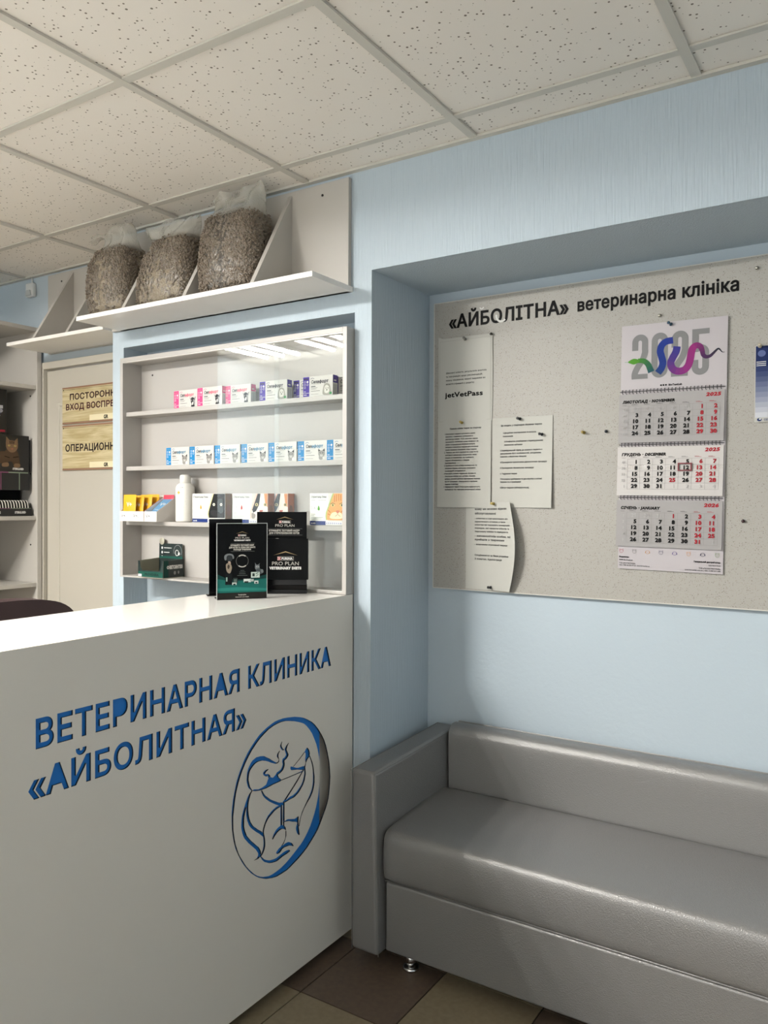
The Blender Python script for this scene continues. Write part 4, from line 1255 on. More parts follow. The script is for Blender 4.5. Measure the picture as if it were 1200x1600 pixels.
# ------------------------------------------------------------------ high shelf with three bags
hs = thing('high_shelf', 'long white shelf under the ceiling with triangular dividers and litter bags', 'shelf', (-.55, -.1, 2.04))
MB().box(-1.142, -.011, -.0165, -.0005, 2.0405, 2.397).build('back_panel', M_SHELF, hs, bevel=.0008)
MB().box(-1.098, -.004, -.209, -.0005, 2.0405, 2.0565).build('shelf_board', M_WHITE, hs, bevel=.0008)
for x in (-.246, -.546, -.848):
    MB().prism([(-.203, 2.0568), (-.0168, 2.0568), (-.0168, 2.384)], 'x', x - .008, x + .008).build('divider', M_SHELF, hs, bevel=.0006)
mb = MB()
for x, z in ((-.113, 2.36), (-.62, 2.36), (-1.1, 2.36)):
    mb.lathe([(.004, 0), (.004, .002)], (x, -.0165, z), (0, -1, 0), 10)
    mb.build('screw_hole', M_DARK, hs)
    mb = MB()
ls = thing('high_shelf', 'short white shelf with two triangular brackets above the door', 'shelf', (-1.48, .08, 2.045))
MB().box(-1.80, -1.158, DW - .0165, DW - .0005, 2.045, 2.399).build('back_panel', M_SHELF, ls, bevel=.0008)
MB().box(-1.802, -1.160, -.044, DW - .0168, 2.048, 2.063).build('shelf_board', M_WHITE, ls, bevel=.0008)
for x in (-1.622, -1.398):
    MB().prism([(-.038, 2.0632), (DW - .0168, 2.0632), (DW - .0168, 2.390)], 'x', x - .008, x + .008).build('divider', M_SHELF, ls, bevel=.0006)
for x, z in ((-1.70, 2.36), (-1.50, 2.36)):
    MB().lathe([(.004, 0), (.004, .002)], (x, DW - .0165, z), (0, -1, 0), 10).build('screw_hole', M_DARK, ls)

# ------------------------------------------------------------------ bags of wood pellets
M_PEL = mat('wood_pellet', '#7C6F60', .5, vary=(130, '#5C5144', .2))
M_CORE = mat('pellet_core', '#857862', .8, bump=('voronoi', 150, .9, .006))
M_CORED = mat('pellet_core_dark', '#3A332A', .8, bump=('voronoi', 150, .9, .006))
M_FILM = film_mat('clear_bag_film', .10, '#DCD6C8', 26)
M_FILMT = film_mat('milky_bag_top', .34, '#EEEBE0', 40)
PROTO_P = []
def pellet_shape():
    v, f = [], []
    for h, r in ((-1, .55), (-.86, 1), (.86, 1), (1, .55)):
        for k in range(6):
            t = math.pi * k / 3
            v.append((r * math.cos(t), r * math.sin(t), h))
    for i in range(3):
        for k in range(6):
            f.append((i * 6 + k, i * 6 + (k + 1) % 6, (i + 1) * 6 + (k + 1) % 6, (i + 1) * 6 + k))
    f.append((5, 4, 3, 2, 1, 0)); f.append((18, 19, 20, 21, 22, 23))
    return v, f
PV, PF = pellet_shape()
def litter_bag(label, cx, cy, zb, prof, tops, seed, n_pel=1900, fines=None, m_core=None):
    """prof: list of (height, half x, half y, dx, dy); tops: rings of the loose film (x, y, z, half x, half y, tilt)"""
    rnd = random.Random(seed)
    t = thing('litter_bag', label, 'bag', (cx, cy, zb), group='clear bags of wood pellets')
    hs_ = [p[0] for p in prof]
    def sec(h):
        for i in range(len(prof) - 1):
            if h <= prof[i + 1][0] or i == len(prof) - 2:
                k = (h - prof[i][0]) / (prof[i + 1][0] - prof[i][0])
                k = max(0, min(1, k))
                k = k * k * (3 - 2 * k)
                return [a + (b - a) * k for a, b in zip(prof[i][1:], prof[i + 1][1:])]
    lumps = [(rnd.uniform(0, 6.28), rnd.uniform(0, hs_[-1]), rnd.uniform(.3, .6), rnd.uniform(-.010, .012)) for _ in range(14)]
    def surf(th, h, grow=0.0):
        a, b, dx, dy = sec(h)
        e = .62
        c, s = math.cos(th), math.sin(th)
        x = a * math.copysign(abs(c) ** e, c)
        y = b * math.copysign(abs(s) ** e, s)
        k = 1
        for lt, lh, lw, la in lumps:
            d = abs((th - lt + math.pi) % (2 * math.pi) - math.pi)
            k += la * 8 * math.exp(-(d / lw) ** 2 - ((h - lh) / .05) ** 2) * .9
        k = min(k, 1.05)
        r = math.hypot(x, y)
        k += grow / max(r, .01)
        return Vector((cx + dx + x * k, cy + dy + y * k, zb + h))
    def body(grow, nseg=48, nh=26):
        v, f = [], []
        for j in range(nh + 1):
            for i in range(nseg):
                v.append(surf(2 * math.pi * i / nseg, hs_[-1] * j / nh, grow))
        for j in range(nh):
            for i in range(nseg):
                i2 = (i + 1) % nseg
                f.append((j * nseg + i, j * nseg + i2, (j + 1) * nseg + i2, (j + 1) * nseg + i))
        return v, f, nseg, nh
    v, f, ns, nh = body(-.004)
    f.append(tuple(range(ns))[::-1])
    f.append(tuple(range(nh * ns, (nh + 1) * ns)))
    core = MB().add(v, f, m_core or M_CORE, True)
    # pellets packed over the surface
    for _ in range(n_pel):
        h = hs_[-1] * rnd.random()
        th = rnd.uniform(math.pi * .93, math.pi * 2.12)
        if fines and rnd.random() < fines(h / hs_[-1]):
            continue
        p = surf(th, h, -.0036 + rnd.uniform(-.0008, .0008))
        q1 = surf(th + .03, h)
        q2 = surf(th, min(hs_[-1], h + .004))
        q0 = surf(th, max(0, h - .004))
        tx = (q1 - p); tx.normalize()
        tz = (q2 - q0); tz.normalize()
        an = rnd.uniform(0, math.pi)
        ax = (tx * math.cos(an) + tz * math.sin(an)).normalized()
        nn = tx.cross(tz).normalized()
        ax = (ax + nn * rnd.uniform(-.07, .07)).normalized()
        if h < .016:
            ax.z = 0
            ax.normalize()
        bx = ax.cross(nn).normalized()
        ny = ax.cross(bx)
        ln, rd = rnd.uniform(.0070, .0115), rnd.uniform(.0030, .0037)
        core.add([p + bx * (x * rd) + ny * (y * rd) + ax * (z * ln) for x, y, z in PV], PF, M_PEL, False)
    if hs_[-1]:
        for _ in range(500):
            th = rnd.uniform(0, 6.283)
            r = math.sqrt(rnd.random())
            a, b, dx, dy = sec(hs_[-1])
            p = Vector((cx + dx + a * r * math.cos(th) * .95, cy + dy + b * r * math.sin(th) * .95, zb + hs_[-1] + rnd.uniform(-.002, .006)))
            an = rnd.uniform(0, math.pi)
            ax = Vector((math.cos(an), math.sin(an), rnd.uniform(-.3, .3))).normalized()
            bx = ax.cross(Z3).normalized()
            ny = ax.cross(bx)
            core.add([p + bx * (x * .003) + ny * (y * .003) + ax * (z * .007) for x, y, z in PV], PF, M_PEL, False)
    o = core.build('pellets', None, t, recalc=False)
    o['kind'] = 'stuff'
    v, f, ns, nh = body(.0025)
    f.append(tuple(range(ns))[::-1])
    MB().add(v, f, None, True).build('film', M_FILM, t, recalc=False)
    # loose upper film
    v, f = [], []
    ring0 = [surf(2 * math.pi * i / ns, hs_[-1] * .97, .003) for i in range(ns)]
    rings = [ring0]
    for k, (x, y, z, a, b, tilt) in enumerate(tops):
        ph = rnd.uniform(0, 6.28)
        R_ = []
        for i in range(ns):
            th = 2 * math.pi * i / ns
            c, s = math.cos(th), math.sin(th)
            wob = 1 + .10 * math.sin(3 * th + ph) * (k + 1) / len(tops)
            px = a * math.copysign(abs(c) ** .8, c)
            py = b * math.copysign(abs(s) ** .8, s) * wob + .010 * math.sin(5 * c * 1.7 + ph) * min(1, (k + 1) / 2)
            pz = tilt * px + .007 * math.sin(4 * th + ph * 2) * min(1, k / 2) + rnd.uniform(-.002, .002)
            R_.append(Vector((x + px, y + py, z + pz)))
        rings.append(R_)
    for R_ in rings:
        v.extend(R_)
    for j in range(len(rings) - 1):
        for i in range(ns):
            i2 = (i + 1) % ns
            f.append((j * ns + i, j * ns + i2, (j + 1) * ns + i2, (j + 1) * ns + i))
    o = MB().add(v, f, None, True).build('bag_top', M_FILMT, t, recalc=False)
    o['label'] = 'loose milky top of the bag'
    md = o.modifiers.new('subdivision', 'SUBSURF'); md.levels = md.render_levels = 1
    return t
ZS = 2.0635
# right: upright, open top standing up
litter_bag('fullest clear bag of dark wood pellets, its open top standing upright', -.396, -.108, ZS,
           [(0, .112, .070, 0, 0), (.02, .122, .078, 0, -.002), (.10, .128, .080, 0, -.004), (.18, .122, .076, .002, -.003), (.235, .110, .070, .004, 0), (.247, .104, .064, .006, .002)],
           [(-.385, -.108, 2.318, .104, .058, .0), (-.378, -.110, 2.345, .098, .040, .02), (-.378, -.112, 2.368, .105, .026, .03), (-.380, -.114, 2.386, .112, .020, .05), (-.382, -.116, 2.397, .114, .018, .05)], 11, 2900, None, M_CORED)
# middle: slumped, top flopped to the left and over
litter_bag('clear bag of pellets slumped between two dividers, its top folded sideways', -.700, -.108, ZS,
           [(0, .118, .070, -.006, 0), (.02, .130, .078, -.004, -.002), (.08, .134, .082, 0, -.004), (.15, .122, .076, .012, -.003), (.205, .094, .064, .030, 0), (.226, .066, .050, .040, .002)],
           [(-.655, -.112, 2.296, .070, .046, .12), (-.650, -.120, 2.308, .088, .036, .16), (-.664, -.128, 2.318, .118, .028, .18), (-.668, -.134, 2.328, .136, .022, .12), (-.672, -.138, 2.340, .142, .016, -.02)], 23, 2400,
           lambda k: .75 if k < .3 else (.45 if k < .45 else .05))
# left: tied low, crumpled top drooping to the left
litter_bag('leftmost clear bag of pellets, its crumpled top drooping to the left', -.982, -.108, ZS,
           [(0, .100, .068, 0, 0), (.02, .112, .076, 0, -.002), (.10, .116, .082, 0, -.004), (.18, .112, .078, .004, -.003), (.225, .092, .066, .010, 0), (.236, .080, .058, .012, .002)],
           [(-.962, -.112, 2.306, .078, .048, -.05), (-.950, -.118, 2.326, .066, .034, -.1), (-.955, -.124, 2.348, .076, .030, -.1), (-.975, -.128, 2.362, .100, .028, .02), (-1.000, -.132, 2.366, .118, .022, .14)], 37, 2300,
           lambda k: .7 if k < .22 else (.35 if k < .4 else .05))

# ------------------------------------------------------------------ glass fronted medicine cabinet
KX0, KX1, KY, KB = -1.064, .001, -.040, .050
SH = (1.7205, 1.5135, 1.3055)            # tops of the shelves
KZ0, KZ1 = 1.0915, 1.926
cb = thing('medicine_cabinet', 'white wall cabinet of medicine shelves with sliding glass on its right half', 'cabinet', (-.53, 0, KZ0))
mb = MB()
mb.box(KX0, KX0 + .016, KY, RD, KZ0, KZ1)
mb.box(KX1 - .016, KX1, KY, RD, KZ0, KZ1)
mb.box(KX0 + .016, KX1 - .016, KY, RD, KZ1 - .016, KZ1)
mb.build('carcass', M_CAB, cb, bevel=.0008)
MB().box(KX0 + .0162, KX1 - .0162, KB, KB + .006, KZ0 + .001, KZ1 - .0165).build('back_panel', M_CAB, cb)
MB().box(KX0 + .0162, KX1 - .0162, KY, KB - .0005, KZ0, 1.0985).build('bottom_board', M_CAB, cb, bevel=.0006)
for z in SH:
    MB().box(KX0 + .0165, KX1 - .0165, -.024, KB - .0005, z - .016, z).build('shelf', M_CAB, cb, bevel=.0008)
mb = MB()
for z, x0 in ((KZ1 - .0195, KX0 + .0165), (1.0987, -.56)):
    MB().box(x0, KX1 - .0165, -.0395, -.025, z, z + .0032).build('glass_track', mat('white_plastic_track', '#C9C6C1', .3), cb)
MB().box(-.553, -.275, -.0385, -.0355, 1.1022, KZ1 - .0198).build('glass_pane', M_GLASS, cb)
MB().box(-.300, KX1 - .0167, -.0320, -.0290, 1.1022, KZ1 - .0198).build('glass_pane', M_GLASS, cb)
MB().lathe([(.0035, 0), (.0035, .0015)], (-.985, KB, 1.868), (0, -1, 0), 8).build('screw_hole', M_DARK, cb)

def cx_(x0, y):
    return 1.4405 + (x0 - 1.4405) * (1 + y / 2.0554)

# small flat cartons with an animal on the front
SEL = {'pink': ('#D2477E', '#D9687E', '#C9476F'), 'purple': ('#45328E', '#3C3A46', '#2E2A55'), 'blue': ('#1F78AE', '#4A7E9C', '#1F5E8A')}
GD = ink('#3A3C40'); GM = ink('#8A8A88'); WH = ink('#D8D6D2')
def dog_dark(fl, a, b, s):
    k, g, w = ink('#26262A'), ink('#8E8C8A'), ink('#D8D4CE')
    fl.poly([(a - .017 * s, b + .036 * s), (a - .006 * s, b + .030 * s), (a - .010 * s, b + .024 * s)], g)
    fl.poly([(a + .019 * s, b + .038 * s), (a + .006 * s, b + .031 * s), (a + .012 * s, b + .022 * s)], g)
    fl.shape([(a - .009 * s, b + .018 * s), (a - .007 * s, b + .033 * s), (a + .004 * s, b + .034 * s), (a + .011 * s, b + .026 * s), (a + .009 * s, b + .010 * s), (a + .010 * s, b), (a - .008 * s, b), (a - .004 * s, b + .009 * s)], k)
    fl.shape([(a + .003 * s, b + .024 * s), (a + .009 * s, b + .026 * s), (a + .012 * s, b + .014 * s), (a + .008 * s, b + .008 * s)], g)
    fl.shape([(a - .002 * s, b + .016 * s), (a + .004 * s, b + .016 * s), (a + .003 * s, b + .007 * s), (a - .001 * s, b + .006 * s)], w)
    fl.disc(a - .004 * s, b + .023 * s, .0014 * s, .0014 * s, w, 8)
def dog_white(fl, a, b, s):
    k, g, w = ink('#2A2A2C'), ink('#9A9890'), ink('#C9C7BF')
    fl.shape([(a - .016 * s, b), (a - .016 * s, b + .022 * s), (a - .009 * s, b + .036 * s), (a + .003 * s, b + .037 * s), (a + .012 * s, b + .030 * s), (a + .016 * s, b + .014 * s), (a + .018 * s, b)], g)
    fl.shape([(a - .010 * s, b + .008 * s), (a - .010 * s, b + .024 * s), (a - .002 * s, b + .032 * s), (a + .008 * s, b + .026 * s), (a + .010 * s, b + .010 * s), (a, b + .004 * s)], w)
    fl.disc(a - .004 * s, b + .021 * s, .0017 * s, .0017 * s, k, 8); fl.disc(a + .005 * s, b + .021 * s, .0017 * s, .0017 * s, k, 8)
    fl.disc(a, b + .015 * s, .0026 * s, .0020 * s, k, 10)
    fl.rect(a + .011 * s, b, a + .020 * s, b + .007 * s, ink('#3E8A52'))
def cat_grey(fl, a, b, s):
    k, g, w = ink('#2E2E30'), ink('#8C8A86'), ink('#B4B2AC')
    fl.shape([(a - .009 * s, b), (a - .010 * s, b + .012 * s), (a + .006 * s, b + .012 * s), (a + .004 * s, b)], g)
    fl.poly([(a - .014 * s, b + .036 * s), (a - .013 * s, b + .024 * s), (a - .004 * s, b + .030 * s)], k)
    fl.poly([(a + .014 * s, b + .037 * s), (a + .013 * s, b + .024 * s), (a + .004 * s, b + .030 * s)], k)
    fl.shape([(a - .013 * s, b + .016 * s), (a - .012 * s, b + .027 * s), (a, b + .030 * s), (a + .012 * s, b + .027 * s), (a + .013 * s, b + .016 * s), (a + .006 * s, b + .009 * s), (a - .006 * s, b + .009 * s)], g)
    fl.shape([(a - .005 * s, b + .010 * s), (a - .004 * s, b + .017 * s), (a + .004 * s, b + .017 * s), (a + .005 * s, b + .010 * s)], w)
    fl.line([(a - .008 * s, b + .023 * s), (a - .003 * s, b + .021 * s)], .0018 * s, k); fl.line([(a + .003 * s, b + .021 * s), (a + .008 * s, b + .023 * s)], .0018 * s, k)
    fl.disc(a, b + .016 * s, .0013 * s, .001 * s, k, 8)
    fl.rect(a + .005 * s, b, a + .015 * s, b + .008 * s, WH)
def selafort(kind, label, x0, y, z, w=.1205, h=.0655, dep=.026, strip=True):
    c = SEL[kind]
    t = thing('medicine_carton', label, 'medicine box', (x0, y, z), group=kind + ' striped medicine cartons')
    MB().box(x0, x0 + w, y, y + dep, z, z + h).build('carton', M_CARD, t, bevel=.0005)
    fl = Flat((x0, y, z), X3, Z3, lift=.0003, step=.00004)
    s = ink(c[0])
    fl.rect(.001, .001, .0265, .0115, s)
    fl.rect(.001, .0130, .0265, h - .001, s)
    fl.rect(.004, h - .010, .022, h - .006, ink(c[1]))
    fl.disc(.019, h - .017, .0036, .0036, WH, 14)
    for a, b in ((.0085, .017), (.0085, .026), (.019, .026), (.0085, .035)):
        fl.ring(a, h - b, .0034, .0034, .0009, WH, 14)
    fl.rect(.004, .0055, .016, .0075, WH)
    fl.rect(.004, .0165, .012, .0182, WH)
    fl.ring(.0395, h - .0125, .0085, .0070, .0013, ink(c[2]), 12, math.pi * .2, math.pi * .85)
    fl.text('Сел', .034, h - .0235, .0105, GD, bold=.03, sx=.82, shear=.12, res=2)
    x = .034 + text_width('Сел', .03) * .0105 / .728 * .82
    fl.text('афорт', x, h - .0235, .0105, ink(c[1]), bold=.03, sx=.82, shear=.12, width=min(.046, w - x - .004), res=2)
    fl.rect(.032, h - .0272, min(.068, w - .01), h - .0264, GM)
    fl.rect(.034, h - .0345, .052, h - .0320, GD)
    fl.rect(.034, h - .0385, .060, h - .0372, GM)
    fl.rect(.034, h - .0425, .056, h - .0412, GM)
    fl.rect(.034, .0165, min(.070, w - .006), .0177, GD)
    fl.rect(.034, .0065, min(.064, w - .006), .0076, GM)
    if w > .1:
        {'pink': dog_dark, 'purple': dog_white, 'blue': cat_grey}[kind](fl, w - .0225, .0035, .95)
    fl.build('printed_front', t)
    f2 = Flat((x0 + w, y, z), Y3, Z3, lift=.0003, step=.00004)
    f2.rect(.0015, h * .62, dep - .001, h - .001, s)
    f2.rect(.006, h * .70, dep - .008, h * .76, WH)
    for i in range(4):
        f2.rect(.004 + .0052 * i, .004, .0062 + .0052 * i, h * .55, GM)
    f2.build('printed_side', t)
    return t
Z1, Z2, ZC = SH[0] + .0003, SH[1] + .0003, SH[2] + .0003
Y0 = -.016
selafort('pink', 'pink striped carton with a black dog, leftmost on the top shelf', cx_(-.812, Y0 + .008), Y0 + .008, Z1)
selafort('pink', 'pink striped carton with a black dog, second from left on top shelf', cx_(-.690, Y0 - .004), Y0 - .004, Z1)
selafort('pink', 'pink striped carton with a black dog, next to the purple striped cartons', cx_(-.536, Y0 + .010) - .02, Y0 + .013, Z1)
selafort('purple', 'purple striped carton with a white dog, next to the pink striped cartons', cx_(-.393, Y0), Y0, Z1)
selafort('purple', 'purple striped carton pushed in behind two others on the top shelf', -.262, .021, Z1, dep=.027)
selafort('purple', 'purple striped carton with a white dog, nearer the right end of top shelf', cx_(-.204, Y0), Y0, Z1)
selafort('purple', 'carton cut off by the cabinet side at the far right of the top shelf', -.102, .021, Z1, w=.085, dep=.027)
NAMES = ['leftmost of the blue striped cartons with a grey cat', 'second from left of the blue striped cartons with a grey cat', 'blue striped carton with grey cat just right of the glass edge',
         'blue striped carton with a grey cat, middle of the seven', 'blue striped carton with a grey cat, third from the right', 'blue striped carton with a grey cat, second from the right', 'blue striped carton cut off by the right side of the cabinet']
for i, x0 in enumerate((-.853, -.729, -.603, -.4755, -.352, -.225, -.106)):
    selafort('blue', NAMES[i], cx_(x0, Y0), Y0, Z2, w=.1205 if i < 6 else .077)

# larger cartons with a cat's face
def face_black(fl, w, h):
    k, g = ink('#1E1F20'), ink('#3A3E40')
    P = [(w * .515, .017), (w * .50, .030), (w * .515, .042), (w * .545, .055), (w * .66, h - .001), (w - .001, h - .001), (w - .001, .017)]
    fl.poly([(a - .006, b) for a, b in P[:5]] + P[5:], ink('#E6D9A0'))
    fl.poly(P, k)
    fl.shape([(w * .80, h * .35), (w * .78, h * .75), (w * .92, h * .8), (w * .95, h * .4)], g)
    fl.shape([(w * .60, h * .25), (w * .58, h * .42), (w * .78, h * .40), (w * .76, h * .22)], ink('#2C2C2E'))
    for a in (.668, .885):
        fl.disc(w * a, h * .625, .0056, .0050, ink('#D9D6C4'), 14); fl.disc(w * a, h * .625, .0020, .0030, k, 10)
    fl.shape([(w * .75, h * .34), (w * .80, h * .37), (w * .85, h * .34), (w * .80, h * .30)], ink('#101010'))
def face_calico(fl, w, h):
    k, o, p, c = ink('#2A2A2E'), ink('#C98A5E'), ink('#D8A89A'), ink('#E2D8CC')
    P = [(w * .55, .017), (w * .54, .030), (w * .555, .045), (w * .72, h - .001), (w - .001, h - .001), (w - .001, .017)]
    fl.poly([(a - .006, b) for a, b in P[:4]] + P[4:], ink('#E8B9A6'))
    fl.poly(P, c)
    fl.poly([(w * .565, .047), (w * .72, h - .001), (w * .80, h - .001), (w * .76, h * .62), (w * .68, h * .42), (w * .60, h * .36)], k)
    fl.poly([(w * .90, h - .001), (w - .001, h - .001), (w - .001, h * .55), (w * .93, h * .62)], o)
    fl.shape([(w * .56, .019), (w * .56, h * .36), (w * .66, h * .30), (w * .64, .019)], ink('#8E867E'))
    for a in (.69, .93):
        fl.disc(w * a, h * .63, .0068, .0056, ink('#B8A878'), 14); fl.disc(w * a, h * .63, .0022, .0040, k, 10)
    fl.shape([(w * .77, h * .44), (w * .87, h * .45), (w * .82, h * .36)], ink('#B86A60'))
    fl.line([(w * .82, h * .37), (w * .82, h * .31), (w * .76, h * .28)], .0012, ink('#6E4A44'))
    fl.line([(w * .82, h * .31), (w * .88, h * .28)], .0012, ink('#6E4A44'))
def face_orange(fl, w, h):
    o, d, c, k = ink('#D09A62'), ink('#A8683A'), ink('#E8CFAE'), ink('#3A2A1E')
    P = [(w * .52, .017), (w * .505, .030), (w * .52, .042), (w * .72, h - .001), (w - .001, h - .001), (w - .001, .017)]
    fl.poly([(a - .005, b) for a, b in P[:4]] + P[4:], ink('#9AB06A'))
    fl.poly(P, o)
    for a0, b0, a1, b1 in ((.74, .93, .73, .72), (.80, .96, .79, .74), (.86, .97, .86, .76), (.92, .95, .92, .76), (.55, .48, .62, .40), (.54, .36, .62, .32), (.97, .46, .92, .40)):
        fl.line([(w * a0, h * b0), (w * a1, h * b1)], .0026, d)
    fl.shape([(w * .62, h * .22), (w * .66, h * .38), (w * .80, h * .42), (w * .94, h * .38), (w * .95, h * .22)], c)
    for a in (.69, .95):
        fl.disc(w * a, h * .63, .0070, .0052, ink('#C9BC7A'), 14); fl.disc(w * a, h * .63, .0022, .0042, k, 10)
        fl.line([(w * a - .009, h * .66), (w * a, h * .70), (w * a + .009, h * .66)], .0014, k)
    fl.shape([(w * .78, h * .46), (w * .89, h * .46), (w * .835, h * .37)], ink('#B8705A'))
    fl.line([(w * .76, h * .29), (w * .80, h * .31), (w * .835, h * .36), (w * .87, h * .31), (w * .91, h * .29)], .0013, k)
def stronghold(label, x0, y, face, drop, side, w=.161, h=.1030, dep=.034, band='#23346E'):
    z = ZC
    t = thing('medicine_carton', label, 'medicine box', (x0, y, z), group='medicine cartons with a cat face')
    MB().box(x0, x0 + w, y, y + dep, z, z + h).build('carton', M_CARD, t, bevel=.0006)
    fl = Flat((x0, y, z), X3, Z3, lift=.0003, step=.00004)
    fl.rect(.001, .015, w * .55, h - .001, ink('#EAEBE4'))
    face(fl, w, h)
    fl.rect(.001, .001, w - .001, .0135, WH)
    fl.rect(.001, .001, w * .48, .0135, ink(band))
    fl.text('zoetis', .006, .0045, .0050, WH, bold=.05, res=1)
    for i in range(9):
        fl.disc(w * .52 + .0078 * i, .0072, .0032, .0042, ink('#DADADF'), 10)
        fl.rect(w * .52 + .0078 * i - .0012, .0045, w * .52 + .0078 * i + .0012, .0098, ink('#4A5690'))
    fl.text('Стронгхолд Плюс', .006, h - .0150, .0068, GD, bold=.02, width=w * .47, res=2)
    fl.rect(.006, h - .0225, .024, h - .0213, GM); fl.rect(.034, h - .0225, w * .50, h - .0213, GM)
    fl.ring(.0085, h * .54, .0032, .0050, .0009, GM, 12); fl.text('-3-', .014, h * .50, .0085, GM, res=1)
    a, b = w * .275, h * .53
    fl.shape([(a, b + .0085), (a + .0038, b - .0005), (a + .0030, b - .0055), (a, b - .0072), (a - .0030, b - .0055), (a - .0038, b - .0005)], ink(drop))
    for i, ww in enumerate((.018, .014, .050, .044)):
        fl.rect(.006, h * .34 - .0052 * i, .006 + ww, h * .34 - .0052 * i + .0011, GM)
    fl.build('printed_front', t)
    f2 = Flat((x0 + w, y, z), Y3, Z3, lift=.0003, step=.00004)
    f2.rect(.0005, .0140, dep - .0005, h - .0005, ink(side))
    f2.rect(.0005, .0005, dep - .0005, .0135, ink(band))
    f2.shape([(dep * .2, h * .3), (dep * .3, h * .6), (dep * .7, h * .55), (dep * .8, h * .25)], ink('#8A5A3A'))
    f2.build('printed_side', t)
    return t
ys3 = -.020
stronghold('carton with a black cat face and amber drop, next to the white bottle', cx_(-.715, ys3), ys3, face_black, '#C9962E', '#8A6038')
stronghold('carton with a black and white cat face and red drop', cx_(-.518, ys3) + .001, ys3, face_calico, '#C04038', '#A8603A')
stronghold('carton half hidden behind the red drop carton, orange side showing', -.440, .015, face_calico, '#C04038', '#B8683C', dep=.034)
stronghold('carton with an orange cat face and green drop', cx_(-.174, ys3), ys3, face_orange, '#5E9A3E', '#C88A50', w=.1345)

# white spray bottle
bt = thing('spray_bottle', 'white cylindrical bottle with round cap on the third shelf', 'bottle', (-.758, .006, ZC))
M_BOT = mat('white_bottle_plastic', '#E6E3DC', .32)
MB().lathe([(.030, 0), (.0335, .002), (.0345, .006), (.0345, .118), (.0335, .127), (.029, .136), (.021, .142)], (-.758, .006, ZC), seg=32).build('body', M_BOT, bt)
MB().lathe([(.0195, .1405), (.0195, .166), (.018, .171), (.012, .173)], (-.758, .006, ZC), seg=28).build('cap', M_BOT, bt)
fl = Flat((-.758, .006, ZC), X3, Z3)
def wrapb(a, b):
    r = .0347
    th = (a + .027) / r
    return r * math.sin(th), b, r * math.cos(th)
fl.warp = wrapb
for a in (-.0245,):
    fl.rect(a - .002, .100, a + .002, .114, ink('#D9A63A')); fl.rect(a - .006, .1045, a + .006, .1095, ink('#D9A63A'))
fl.text('V+', -.020, .121, .009, ink('#7A7A78'), res=1)
for i, ww in enumerate((.03, .026, .030, .022)):
    fl.rect(-.024, .086 - .011 * i, -.024 + ww, .0872 - .011 * i, ink('#B4B2AC'))
fl.build('printed_label', bt)

# two sloping card trays of sachets
def sachet_tray(label, x0, x1, sidecol):
    y0, y1, z = -.061, .042, ZC
    t = thing('sachet_tray', label, 'tray', (x0, 0, z), group='sachet trays on the third shelf')
    e = .0012
    m = mat('white_tray_card', '#E6E3DD', .5)
    mb = MB()
    mb.box(x0, x1, y0, y1, z, z + e)
    mb.box(x0, x1, y0, y0 + e, z + e, z + .0372)
    mb.box(x0 + e, x1 - e, y1 - e, y1, z + e, z + .096)
    mb.build('tray', m, t)
    s = [(y0 + e, z + e), (y1, z + e), (y1, z + .097), (y0 + e, z + .0372)]
    MB().prism(s, 'x', x0, x0 + e).build('side_panel', m, t)
    o = MB().prism(s, 'x', x1 - e, x1).build('side_panel', mat('tray_side_' + sidecol[1:], sidecol, .5), t)
    fl = Flat((x0, y0, z), X3, Z3)
    for k in range(2 if x1 - x0 > .1 else 1):
        fl.text('V+', .008 + .068 * k, .014, .014, ink('#5A5A58'), bold=.01, res=1)
        fl.rect(.026 + .068 * k, .014, .042 + .068 * k, .0155, GM)
        fl.rect(.026 + .068 * k, .018, .040 + .068 * k, .0193, GM)
    fl.build('printed_front', t)
    return t
TX0, TX1, TX2, TX3 = -1.0385, -.9055, -.9015, -.836
sachet_tray('card tray of yellow sachets at the left end of the third shelf', TX0, TX1, '#B07A78')
sachet_tray('narrower card tray of blue and red sachets', TX2, TX3, '#CFCAC4')
def sachet(label, x, y, z, w, h, col, lean, rotz=0.0, group='yellow sachets'):
    """a flat foil pouch, pillow shaped, with crimped ends"""
    t = thing('sachet', label, 'sachet', (x, y, z), rotz, group)
    mb = MB()
    nx, nz = 8, 12
    v, f = [], []
    for sgn in (1, -1):
        b = len(v)
        for j in range(nz + 1):
            for i in range(nx + 1):
                u, q = i / nx, j / nz
                th = .0032 * (math.sin(math.pi * u) ** .6) * max(0, math.sin(math.pi * min(1, max(0, (q - .07) / .86)))) ** .6 + .0003
                yy = -sgn * th
                zz = h * q
                v.append((w * (u - .5), yy * math.cos(lean) + zz * math.sin(lean), zz * math.cos(lean) - yy * math.sin(lean)))
        for j in range(nz):
            for i in range(nx):
                a = b + j * (nx + 1) + i
                q = (a, a + 1, a + nx + 2, a + nx + 1)
                f.append(q if sgn > 0 else q[::-1])
    o = mb.add(v, f, None, True).build('pouch', mat('foil_' + col[1:], col, .38, spec=.5), t, world_coords=False)
    fl = Flat((0, 0, 0), X3, (0, math.sin(lean), math.cos(lean)), lift=.0042)
    fl.text('V+', -.012, h * .52, .017, WH, bold=.03, res=2)
    fl.rect(-.012, h * .28, .006, h * .30, WH)
    fl.mb.build('printed_mark', None, t, world_coords=False, recalc=False)
    return t
YEL, RD, BLU = '#D8A21E', '#B83246', '#5F8FB4'
sachet('yellow sachet standing foremost at the left of its tray', TX0 + .039, -.050, ZC + .006, .070, .094, YEL, .05)
sachet('yellow sachet leaning behind the foremost one', TX0 + .062, -.032, ZC + .006, .062, .091, YEL, .10)
sachet('yellow sachet in the middle of the row in its tray', TX0 + .082, -.012, ZC + .006, .064, .094, YEL, .10)
